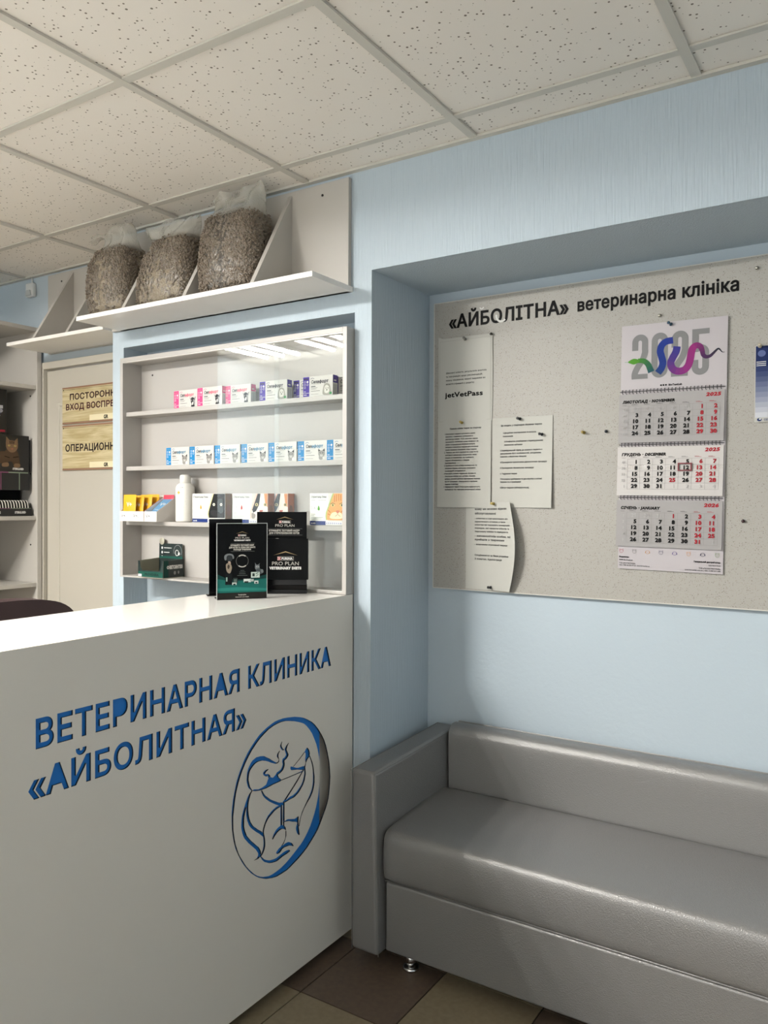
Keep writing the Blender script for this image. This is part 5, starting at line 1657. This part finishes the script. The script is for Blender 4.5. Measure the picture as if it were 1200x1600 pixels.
sachet('yellow sachet at the back of its tray', TX0 + .092, .010, ZC + .006, .066, .096, YEL, .12)
sachet('red sachet at the back of the narrower tray', TX2 + .030, .020, ZC + .006, .056, .094, RD, .12, group='coloured sachets')
sachet('blue sachet lying back along the slope of the narrower tray', TX2 + .032, -.050, ZC + .022, .058, .106, BLU, .91, group='coloured sachets')

# dark open display carton on the bottom board
ZB = 1.0989
vx0, vx1, vy0, vy1 = -.937, -.802, -.060, .040
dc = thing('display_carton', 'empty dark green display carton with raised header on the bottom shelf', 'carton', (-.87, 0, ZB))
M_VC = mat('dark_green_card', '#12211F', .35)
M_SIL = mat('silver_card_inside', '#A9A594', .4, metal=.3)
def two(name, poly, axis, a, b, parent, inside_first):
    """a card wall: dark outside, silver inside"""
    k = (a + b) / 2
    o = MB().prism(poly, axis, a, k, M_SIL if inside_first else M_VC).prism(poly, axis, k, b, M_VC if inside_first else M_SIL).build(name, None, parent)
    return o
e = .0016
MB().box(vx0, vx1, vy0, vy1, ZB, ZB + e).build('bottom', M_SIL, dc)
u = [(vx0, ZB + e), (vx1, ZB + e), (vx1, ZB + .063), (vx1 - .010, ZB + .063)] + [(vx1 - .012 - .010 * math.sin(t), ZB + .026 + .012 * (1 - math.cos(t)) * 0 + .010 * (1 - math.sin(t))) for t in (0, .5, 1.0, 1.57)]
u += [(vx0 + .024 - .010 * (1 - math.cos(t)), ZB + .026 + .010 * (1 - math.cos(t))) for t in (0, .5, 1.0, 1.57)] + [(vx0 + .010, ZB + .061), (vx0, ZB + .061)]
two('front_wall', u, 'y', vy0, vy0 + e, dc, False)
two('side_wall', [(vy0 + e, ZB + e), (vy1, ZB + e), (vy1, ZB + .067), (vy0 + e, ZB + .063)], 'x', vx1 - e, vx1, dc, True)
two('side_wall', [(vy0 + e, ZB + e), (vy1, ZB + e), (vy1, ZB + .067), (vy0 + e, ZB + .061)], 'x', vx0, vx0 + e, dc, False)
two('header', [(vx0 + e, ZB + e), (vx1 - e, ZB + e), (vx1 - .006, ZB + .122), (vx0 + .004, ZB + .122)], 'y', vy1 - e, vy1, dc, False)['label'] = 'raised printed back card'
MB().lathe([(.0125, -.001), (.0135, -.0005), (.0135, .0005), (.0125, .001)], (vx0 + .022, vy1 - .0045, ZB + .130), (0, 1, 0), 24).build('round_tab', M_SIL, dc)
fl = Flat((vx1, vy0, ZB), Y3, Z3)
fl.rect(.002, .003, .026, .064, ink('#18403A'))
fl.text('ВЕТСИНТЕЗ', .030, .034, .0115, WH, bold=.09, width=.064, res=2)
fl.disc(.0235, .0395, .0058, .0062, WH, 16); fl.disc(.0235, .0395, .0020, .0032, M_VC, 10)
fl.disc(.056, .018, .0055, .0070, GM, 14); fl.disc(.074, .019, .0040, .0060, GM, 12)
fl.build('printed_side', dc)
fl = Flat((vx0, vy0, ZB), X3, Z3)
fl.rect(.001, .0025, vx1 - vx0 - .001, .022, ink('#1B4A40'))
fl.text('PROVIDERA', .036, .008, .0085, ink('#0E1E1C'), bold=.06, width=.076, res=2)
fl.rect(.001, .003, .020, .012, WH)
fl.build('printed_front', dc)
fl = Flat((vx0, vy1 - e, ZB), X3, Z3)
for i, ww in enumerate((.042, .030, .026)):
    fl.rect(.030, .104 - .017 * i, .030 + ww, .1065 - .017 * i, WH)
    fl.disc(.020, .105 - .017 * i, .0042, .0050, WH, 12)
fl.ring(.105, .094, .022, .024, .0022, GM, 20, -.6, 3.6); fl.ring(.101, .088, .010, .012, .0025, WH, 16); fl.disc(.111, .085, .005, .006, WH, 12)
fl.rect(.003, .066, vx1 - vx0 - .004, .074, ink('#1B4A40'))
fl.build('printed_header', dc)

# ------------------------------------------------------------------ displays on the counter
CO_Z = HC + .0004
GOLD, TXT = ink('#A08A64'), ink('#BDB9B0')
def roof(fl, a, b, w, m, h=None):
    h = h or w * .17
    fl.poly([(a - w / 2, b), (a, b + h), (a, b + h * .72)], m)
    fl.poly([(a + w / 2, b), (a, b + h * .72), (a, b + h)], m)
def brand(fl, a, b, w, diets=True):
    """roof mark, boxed name with checker square, and the name below"""
    roof(fl, a, b + w * .47, w * .80, GOLD)
    fl.rect(a - w * .27, b + w * .30, a + w * .27, b + w * .425, TXT)
    fl.rect(a - w * .262, b + w * .308, a + w * .262, b + w * .417, ink('#0A0A0B'))
    fl.rect(a - w * .262, b + w * .308, a - w * .16, b + w * .417, ink('#B8363C'))
    for i in range(3):
        for j in range(3):
            if (i + j) % 2 == 0:
                fl.rect(a - w * .25 + w * .028 * i, b + w * .318 + w * .03 * j, a - w * .25 + w * .028 * (i + 1), b + w * .318 + w * .03 * (j + 1), WH)
    fl.text('PURINA', a - w * .135, b + w * .325, w * .074, WH, bold=.06, width=w * .37, res=2)
    fl.text('PRO PLAN', a, b + w * .135, w * .125, TXT, bold=.0, align='c', width=w * .92, res=3)
    if diets:
        fl.text('VETERINARY DIETS', a, b, w * .082, WH, bold=.08, align='c', width=w * 1.06, res=2)
def frame3(o, yaw_dir, lean=0.0):
    ux = Vector((yaw_dir[0], yaw_dir[1], 0)).normalized()
    n = ux.cross(Z3)
    return Vector(o), ux, n
def slab(o, ux, a0, a1, z0, z1, d0, d1, back=0.0):
    """a box standing along ux; d is distance forward (towards the viewer's side); back leans its top"""
    n = ux.cross(Z3)
    def P(a, d, z):
        return o + ux * a + n * d + Z3 * z
    return [P(a0, d0, z0), P(a1, d0, z0), P(a1, d1, z0), P(a0, d1, z0), P(a0, d0 - back, z1), P(a1, d0 - back, z1), P(a1, d1 - back, z1), P(a0, d1 - back, z1)]
# small upright poster in a clear stand
o_, ux, n = frame3((-.237, -.358, CO_Z), (.088, .119))
ps = thing('poster_stand', 'upright black and teal pet food poster in clear stand on the counter', 'poster stand', o_ + ux * .074)
PW, PH = .148, .2235
MB().hexa(slab(o_, ux, 0, PW, 0, PH, -.0045, -.0012)).build('poster_board', M_BLACKC, ps)
M_ACR = mat('clear_acrylic_edge', '#A8ABA8', .15, spec=.6)
mb = MB()
for a0, a1, z0, z1 in ((-.0012, .0002, 0, PH + .001), (PW - .0002, PW + .0012, 0, PH + .001), (-.0012, PW + .0012, PH + .001, PH + .0026)):
    mb.hexa(slab(o_, ux, a0, a1, z0, z1, -.0046, .0012))
mb.build('clear_edge', M_ACR, ps)
MB().hexa(slab(o_, ux, 0, PW, 0, .003, -.05, -.0047)).build('foot', M_BLACK, ps)
fl = Flat(o_ + n * -.0012, ux, Z3, lift=.0003, step=.00005)
TEAL = ['#0E1616', '#10211F', '#123330', '#164A46', '#1B625C', '#206E68', '#1E665F', '#1A5751']
fl.poly([(0, .020), (PW, .020), (PW, .072), (PW * .72, .062), (PW * .5, .058), (PW * .22, .060), (0, .076)], ink('#143C39'))
fl.poly([(0, .020), (PW, .020), (PW, .060), (PW * .6, .055), (PW * .3, .053), (0, .062)], ink('#1C625B'))
fl.poly([(0, .026), (PW, .024), (PW, .030), (PW * .4, .036), (0, .034)], ink('#2A7A70'))
fl.rect(0, 0, PW, .019, ink('#23211F'))
for s, b, c, w in (('Телефонуйте', .0115, .0034, .024), ('безкоштовно з усіх номерів', .0055, .0026, .040)):
    fl.text(s, PW / 2, b, c, TXT, bold=.04, align='c', width=w, res=1)
brand(fl, PW / 2, .173, .046)
fl.rect(PW * .27, .1655, PW * .75, .1660, GM)
fl.text('ОТРИМАЙТЕ ТЕСТОВИЙ НАБІР', PW / 2, .1582, .0042, TXT, bold=.06, align='c', width=.070, res=1)
fl.text('ДЛЯ КОТІВ ТА СОБАК ВЖЕ МАЄТЕ', PW / 2, .1518, .0042, TXT, bold=.06, align='c', width=.078, res=1)
fl.text('РОЗЛАДИ ТРАВЛЕННЯ', PW / 2, .1454, .0042, TXT, bold=.06, align='c', width=.052, res=1)
fl.rect(PW * .27, .1418, PW * .75, .1423, GM)
fl.ring(PW / 2, .1135, .0185, .0185, .0007, GM, 32)
fl.ring(PW / 2, .1135, .0190, .0190, .0034, TXT, 14, .95, 2.2)
fl.ring(PW / 2, .1135, .0190, .0190, .0030, TXT, 14, .9 + math.pi, 2.25 + math.pi)
# dog, cat and the packs at the foot of the poster
d1, d2, d3 = ink('#6E7274'), ink('#8E8272'), ink('#2E3234')
fl.shape([(.021, .128), (.026, .134), (.036, .136), (.046, .133), (.050, .124), (.046, .120), (.043, .129), (.034, .131), (.028, .127), (.027, .117), (.022, .118)], d1)
fl.shape([(.029, .128), (.041, .129), (.044, .117), (.036, .112), (.029, .117)], d3)
fl.shape([(.032, .112), (.038, .113), (.040, .106), (.035, .104)], ink('#A89484'))
fl.shape([(.026, .104), (.034, .108), (.041, .103), (.043, .092), (.038, .078), (.031, .080), (.027, .088)], d2)
fl.shape([(.033, .104), (.037, .098), (.033, .090), (.030, .097)], ink('#3E362E'))
fl.poly([(.112, .108), (.116, .101), (.113, .098)], d1); fl.poly([(.127, .106), (.124, .099), (.120, .100)], d1)
fl.shape([(.113, .100), (.124, .100), (.126, .092), (.120, .086), (.113, .089)], d1)
fl.shape([(.116, .088), (.126, .090), (.134, .084), (.135, .076), (.124, .073), (.116, .078)], ink('#4A5052'))
fl.shape([(.130, .087), (.136, .086), (.137, .078), (.131, .078)], d1)
fl.disc(.1165, .0955, .0011, .0011, WH, 8); fl.disc(.1215, .0955, .0011, .0011, WH, 8)
for a0, b0, a1, b1, c in ((.024, .044, .044, .076, '#101416'), (.026, .054, .030, .066, '#8CA39A'), (.047, .048, .060, .064, '#2A3432'), (.049, .051, .058, .060, '#586662'), (.044, .043, .057, .050, '#C4CCC8'), (.047, .043, .054, .047, '#1A2426'),
                          (.078, .050, .100, .060, '#C9D0CC'), (.080, .048, .092, .053, '#26302F'), (.097, .052, .108, .059, '#A9B0AC'), (.110, .045, .122, .054, '#C4CCC8'), (.113, .046, .119, .050, '#1A2426'), (.100, .063, .126, .080, '#BFCBC2')):
    fl.rect(a0, b0, a1, b1, ink(c))
fl.rect(.104, .067, .111, .076, ink('#34403C')); fl.line([(.114, .074), (.122, .078)], .0022, ink('#4E5A54')); fl.line([(.115, .067), (.122, .073)], .0016, ink('#4E5A54'))
for i, ww in enumerate((.012, .018, .020, .030)):
    fl.rect(PW / 2 - ww / 2, .085 - .0050 * i, PW / 2 + ww / 2, .0862 - .0050 * i, ink('#5E6462'))
fl.build('poster_print', ps)
# plain black holder almost hidden behind the poster
o2, ux2, n2 = frame3((-.334, -.291, CO_Z), (.088, .119))
bh = thing('card_holder', 'plain black card holder mostly hidden behind the teal poster', 'card holder', o2 + ux2 * .05)
MB().hexa(slab(o2, ux2, -.002, .100, .004, .236, -.004, 0)).build('holder_back', M_BLACK, bh, bevel=.0008)
MB().hexa(slab(o2, ux2, -.010, .100, 0, .0045, -.012, .014)).build('holder_foot', M_BLACK, bh, bevel=.0015)
# larger brochure dispenser
o3, ux3, n3 = frame3((-.2585, -.1725, CO_Z), (.82, .58))
DWd = .165
ds = thing('brochure_dispenser', 'large black brochure dispenser with header card beside the cabinet glass', 'brochure dispenser', o3 + ux3 * .08)
MB().hexa(slab(o3, ux3, 0, DWd, 0, .013, -.036, .004)).hexa(slab(o3, ux3, .001, DWd - .001, .013, .026, -.036, -.002, .004)).hexa(slab(o3, ux3, .002, DWd - .002, .026, .044, -.036, -.006, .002)).build('base', M_BLACK, ds, bevel=.0012)
MB().hexa(slab(o3, ux3, .004, DWd - .003, .044, .2575, -.034, -.031)).build('header_card', M_BLACKC, ds)
mb = MB()
mb.hexa(slab(o3, ux3, -.001, DWd + .003, .044, .1735, -.0045, -.0015))
mb.hexa(slab(o3, ux3, -.001, .001, .044, .165, -.031, -.0045))
mb.hexa(slab(o3, ux3, DWd + .001, DWd + .003, .044, .165, -.031, -.0045))
mb.build('pocket', M_BLACKC, ds)
fl = Flat(o3 + n3 * -.0015, ux3, Z3, lift=.0003, step=.00005)
brand(fl, .097, .0770, .094)
fl.build('pocket_print', ds)
fl = Flat(o3 + n3 * -.031, ux3, Z3, lift=.0003, step=.00005)
brand(fl, .0925, .2010, .068, diets=False)
fl.rect(.028, .2035, .148, .2040, GM)
fl.text('ОТРИМАЙТЕ ТЕСТОВИЙ НАБІР*', .0905, .1955, .0052, TXT, bold=.05, align='c', width=.098, res=1)
fl.text('ДЛЯ СТЕРИЛІЗОВАНИХ КОТІВ', .0905, .1875, .0052, TXT, bold=.05, align='c', width=.096, res=1)
fl.rect(.028, .1835, .148, .1840, GM)
fl.ring(.0685, .150, .020, .0235, .0032, TXT, 14, .85, 2.3)
fl.disc(.121, .152, .0195, .0220, ink('#8A7646'), 8, .39)
fl.text('№1', .121, .1575, .0105, ink('#17130C'), bold=.10, align='c', width=.022, res=2)
fl.text('БРЕНД', .121, .1495, .0050, ink('#17130C'), bold=.09, align='c', width=.022, res=1)
fl.build('header_print', ds)

# ------------------------------------------------------------------ shelving on the left wall
LX0, LX1, LY1 = -2.25, -1.850, .156
LY0 = -1.15
lu = thing('shelving_unit', 'tall cream shelving unit along the left wall behind the counter', 'shelving', (-2.06, -.5, 0))
for y in (LY1 - .022, LY0):
    MB().box(LX0, LX1, y, y + .022, 0, 2.168).build('side_panel', M_SHELF, lu, bevel=.001)
MB().box(LX0, LX0 + .006, LY0 + .022, LY1 - .0225, .02, 2.14).build('back_panel', M_SHELF, lu)
for z in (2.168, 1.905, 1.312, 1.008, .66, .34, .07):
    MB().box(LX0 + .0065, LX1 - .006, LY0 + .0223, LY1 - .0223, z - .018, z).build('shelf', M_SHELF, lu, bevel=.001)
mb = MB()
for y, z in ((.10, 1.86), (.10, 1.505), (.10, 1.18)):
    MB().lathe([(.004, 0), (.004, .0016)], (LX1 - .05, LY1 - .022, z), (0, -1, 0), 10).build('peg_hole', M_DARK, lu)

# black pet food display standing on it
ZL = 1.3124
M_BC = mat('black_display_card', '#101012', .32)
dx = -1.872
def display(name, label, y0, y1, xf, xb, ztop, zmid):
    t = thing(name, label, 'display', ((xf + xb) / 2, (y0 + y1) / 2, ZL))
    return t
dd = display('food_display', 'black pet food display with a lying cat on the left shelving', -.28, .125, dx, -2.18, 1.68, 1.5)
MB().box(-2.18, dx, -.28, .122, ZL, ZL + .003).build('tray_bottom', M_BC, dd)
MB().box(dx - .003, dx, -.28, .122, ZL + .003, ZL + .036).build('tray_front', M_BC, dd)
for y in (-.28, .119):
    MB().prism([(-2.18, ZL + .003), (dx - .003, ZL + .003), (dx - .003, ZL + .036), (-1.96, ZL + .05), (-1.96, ZL + .155), (dx - .012, ZL + .20), (dx - .012, ZL + .345), (-2.18, ZL + .345)], 'y', y, y + .003).build('side_wall', M_BC, dd)
MB().box(-2.18, -2.177, -.277, .119, ZL + .003, ZL + .345).build('back_wall', M_BC, dd)
hc = MB().box(dx - .014, dx - .010, -.284, .114, ZL + .200, ZL + .362).build('header_card', M_BC, dd)
ft = MB().box(dx - .016, dx - .012, -.277, .119, ZL + .116, ZL + .200).build('front_apron', M_BC, dd)
fl = Flat((dx - .010, -.284, ZL), Y3, Z3)
c1, c2, c3 = ink('#4A3A2C'), ink('#705A44'), ink('#241C16')
ca_, cb_ = .330, .250
def cat_lying(fl, a, b):
    fl.shape([(a - .10, b), (a - .11, b + .020), (a - .075, b + .040), (a - .035, b + .052), (a - .02, b + .03), (a - .03, b)], c1)
    fl.shape([(a - .035, b - .012), (a - .048, b + .010), (a - .030, b + .050), (a + .000, b + .074), (a + .030, b + .055), (a + .040, b + .020), (a + .042, b - .010), (a + .018, b - .018), (a + .005, b + .005), (a - .012, b + .005), (a - .020, b - .015)], c1)
    fl.poly([(a - .022, b + .118), (a - .024, b + .082), (a - .002, b + .098)], c2)
    fl.poly([(a + .032, b + .114), (a + .034, b + .080), (a + .012, b + .096)], c2)
    fl.shape([(a - .022, b + .070), (a - .020, b + .092), (a + .004, b + .102), (a + .030, b + .090), (a + .032, b + .068), (a + .016, b + .050), (a - .006, b + .050)], c2)
    for p in (((a - .004, b + .098), (a - .003, b + .086)), ((a + .005, b + .100), (a + .005, b + .086)), ((a + .014, b + .098), (a + .013, b + .086)), ((a - .030, b + .030), (a - .006, b + .024)), ((a + .036, b + .030), (a + .010, b + .026)), ((a - .080, b + .032), (a - .074, b + .008)), ((a - .060, b + .040), (a - .054, b + .012))):
        fl.line(p, .004, c3)
    for q in (-.009, .020):
        fl.disc(a + q, b + .078, .0050, .0040, ink('#B0A060'), 12); fl.disc(a + q, b + .078, .0016, .0034, c3, 8)
    fl.shape([(a + .000, b + .066), (a + .011, b + .066), (a + .0055, b + .059)], ink('#8E5A4A'))
    fl.shape([(a - .040, b - .016), (a - .040, b - .002), (a - .014, b + .002), (a - .012, b - .014)], c2)
    fl.shape([(a + .016, b - .018), (a + .018, b - .002), (a + .042, b - .002), (a + .042, b - .016)], c2)
cat_lying(fl, .310, .236)
fl.text('DELICATE', .228, .2075, .0085, WH, bold=.05, align='c', width=.046, res=1)
fl.text('STERILISED', .345, .2075, .0085, WH, bold=.05, align='c', width=.054, res=1)
fl.build('header_print', hc)
fl = Flat((dx - .012, -.284, ZL), Y3, Z3)
PK = ink('#7A4A66'); GRY = ink('#7E8A78')
fl.rect(.10, .1925, .30, .1975, PK); fl.rect(.30, .1925, .395, .1975, GRY)
fl.rect(.262, .117, .266, .1925, PK); fl.rect(.350, .117, .354, .1925, GRY); fl.rect(.150, .117, .154, .1925, PK)
fl.build('apron_print', ft)
fl = Flat((dx, -.28, ZL), Y3, Z3)
fl.text('DELICATE', .228, .012, .0095, WH, bold=.05, align='c', width=.046, res=1)
fl.text('STERILISED', .345, .012, .0095, WH, bold=.05, align='c', width=.054, res=1)
fl.rect(.01, .0335, .300, .0355, PK); fl.rect(.300, .0335, .395, .0355, GRY)
fl.build('tray_print', dd)
# round topped food pouches standing in the tray
M_PB = mat('pouch_black', '#1A1A1C', .25)
M_PW = mat('pouch_white', '#CFCBC2', .3)
def pouch(y):
    t = thing('food_pouch', 'one of the striped round-topped pouches standing in the black tray', 'pouch', (dx - .022, y, ZL + .0032), group='pouches in the black display tray')
    prof = smooth([(dx - .044, ZL + .0032), (dx - .045, ZL + .040), (dx - .036, ZL + .062), (dx - .024, ZL + .069), (dx - .012, ZL + .062), (dx - .005, ZL + .042), (dx - .0045, ZL + .0032)], 4)
    MB().prism(prof, 'y', y - .0055, y + .0055, None, True).build('pouch', M_PB, t, bevel=.0012)
    p2 = smooth([(dx - .040, ZL + .040), (dx - .034, ZL + .0635), (dx - .024, ZL + .0705), (dx - .012, ZL + .0638), (dx - .004, ZL + .042), (dx - .0036, ZL + .012)], 4)
    MB().prism(p2 + [(p[0] * .2 + (dx - .024) * .8, p[1] - .02) for p in p2[::-1]], 'y', y - .0022, y + .0018, None).build('pouch_stripe', M_PW, t)
    return t
p0 = pouch(.106)
for k in range(1, 13):
    dup(p0, p0['label'], (p0.location.x, .106 - .0135 * k, p0.location.z))

# taller black display further along the shelf
d2_ = thing('food_display', 'taller black display behind the one with the cat, red line across', 'display', (-2.0, -.2, ZL))
MB().box(-2.16, -1.925, -.52, -.29, ZL, ZL + .50).build('display_body', M_BC, d2_, bevel=.002)
hc2 = MB().box(-1.924, -1.920, -.50, .030, ZL + .37, ZL + .566).build('header_card', M_BC, d2_)
MB().box(-1.926, -1.9242, -.52, .030, ZL + .366, ZL + .40).build('back_card', M_BC, d2_)
fl = Flat((-1.920, -.50, ZL), Y3, Z3)
fl.rect(.0, .376, .522, .386, ink('#8E2A38'))
fl.shape([(.40, .48), (.46, .50), (.505, .49), (.50, .455), (.44, .445)], ink('#3E4250'))
fl.rect(.44, .480, .512, .494, ink('#A8A8AC')); fl.disc(.50, .470, .012, .009, ink('#8A8A90'), 14); fl.rect(.455, .446, .500, .450, ink('#7A7A80'))
fl.build('header_print', hc2)

# small white sensor near the ceiling
sn = thing('wall_sensor', 'small white sensor box high on the wall left of the door', 'sensor', (-1.935, DW - .02, 2.33))
MB().box(-1.962, -1.908, DW - .024, DW - .0005, 2.322, 2.386).build('body', mat('sensor_white', '#D4D6D4', .4), sn, bevel=.006)
MB().prism([(-1.955, 2.326), (-1.915, 2.326), (-1.922, 2.352), (-1.948, 2.352)], 'y', DW - .029, DW - .023).build('lens', mat('sensor_lens', '#BFC3C4', .25), sn, bevel=.002)
MB().tube([(-1.935, DW - .006, 2.385), (-1.935, DW - .006, H)], .004, 8).build('cable', mat('sensor_white', '#D4D6D4', .4), sn)

# ------------------------------------------------------------------ signs on the door
def door_sign(label, x0, x1, z0, z1, lines, mark):
    t = thing('door_sign', label, 'sign', ((x0 + x1) / 2, DW - .003, z0), group='wood print signs on the door')
    y1 = DW - .0062
    y0 = y1 - .003
    MB().box(x0, x1, y0, y1, z0, z1).build('plate', wood_mat(), t)
    fl = Flat((x0, y0, z0), X3, Z3)
    br = ink('#8A6A56')
    W = x1 - x0
    fl.rect(0, 0, W, .007, br); fl.rect(0, z1 - z0 - .007, W, z1 - z0, br)
    fl.rect(.002, .0072, W, .0082, ink('#2A1C16')); fl.rect(.002, z1 - z0 - .0125, W, z1 - z0 - .0112, ink('#2A1C16'))
    fl.disc(.008, z1 - z0 - .012, .0035, .003, ink('#1A120E'), 10)
    fl.rect(.19, .0085, W, .034, ink('#D9CFAE'))
    for s, a, b, c, w, col in lines:
        fl.text(s, a, b, c, ink(col), bold=.03, width=w, res=3)
    fl.text(mark, .285, .013, .0155, K, bold=.06, sx=.9, res=2)
    fl.build('printed_face', t)
    return t
door_sign('upper wooden sign on the door forbidding strangers to enter', -1.706, -1.165, 1.7225, 1.886,
          [('ПОСТОРОННИМ', .050, .1065, .026, .392, '#2A1216'), ('ВХОД ВОСПРЕЩЕН', .023, .0625, .026, .435, '#3A121E')], 'GR')
door_sign('lower wooden sign on the door, lettered for the operating room', -1.706, -1.165, 1.5175, 1.7165,
          [('ОПЕРАЦИОННАЯ', .020, .0840, .030, .402, '#1C1216')], 'GR')

# ------------------------------------------------------------------ chair behind the counter
ch = thing('office_chair', 'dark purple brown padded chair behind the counter, only its top showing', 'chair', (-.72, -.70, 0))
M_CH = mat('purple_brown_leather', '#3A282B', .45, bump=('voronoi', 260, .15, .001))
M_CB = mat('black_chair_base', '#151516', .4)
def pad(name, c, sx, sy, sz, e=.35, tilt=0.0):
    """a padded cushion: superellipsoid"""
    v, f = [], []
    nu, nv = 28, 16
    for j in range(nv + 1):
        ph = -math.pi / 2 + math.pi * j / nv
        for i in range(nu):
            th = 2 * math.pi * i / nu
            def sp(q, k):
                return math.copysign(abs(q) ** k, q)
            x = sx * sp(math.cos(ph), e) * sp(math.cos(th), e)
            y = sy * sp(math.cos(ph), e) * sp(math.sin(th), e)
            z = sz * sp(math.sin(ph), e)
            v.append((c[0] + x + tilt * z, c[1] + y, c[2] + z))
    for j in range(nv):
        for i in range(nu):
            i2 = (i + 1) % nu
            f.append((j * nu + i, j * nu + i2, (j + 1) * nu + i2, (j + 1) * nu + i))
    return MB().add(v, f, None, True).build(name, M_CH, ch)
# backrest: rounded shoulders, seen over the counter
def back_outline():
    q = [(-.27, .50), (-.285, .70), (-.285, .90), (-.270, 1.000), (-.225, 1.052), (-.14, 1.074), (0, 1.080), (.14, 1.074), (.225, 1.050), (.270, .998), (.285, .90), (.285, .70), (.27, .50)]
    return smooth(q, 4)
q = back_outline()
mb = MB()
mb.prism([(a - .70, b) for a, b in q], 'x', -.86, -.785, None, True)
o = mb.build('backrest', M_CH, ch, bevel=.022, seg=4)
pad('seat', (-.60, -.70, .47), .25, .26, .055)
mb = MB()
mb.lathe([(.028, .09), (.028, .42)], (-.60, -.70, 0), seg=16)
mb.build('gas_lift', M_CHROME, ch)
for k in range(5):
    an = 2 * math.pi * k / 5 + .3
    x, y = -.60 + .25 * math.cos(an), -.70 + .25 * math.sin(an)
    MB().tube([(-.60, -.70, .115), (x, y, .075)], [.022, .015], 10).lathe([(.026, -.011), (.028, -.006), (.028, .006), (.026, .011)], (x, y, .0285), (math.sin(an), -math.cos(an), 0), 14).build('leg', M_CB, ch)
MB().tube([(-.785, -.70, .60), (-.80, -.70, .47), (-.66, -.70, .405)], .02, 10).build('back_bracket', M_CB, ch)

# the helper text object is not part of the place
bpy.data.objects.remove(_FO)
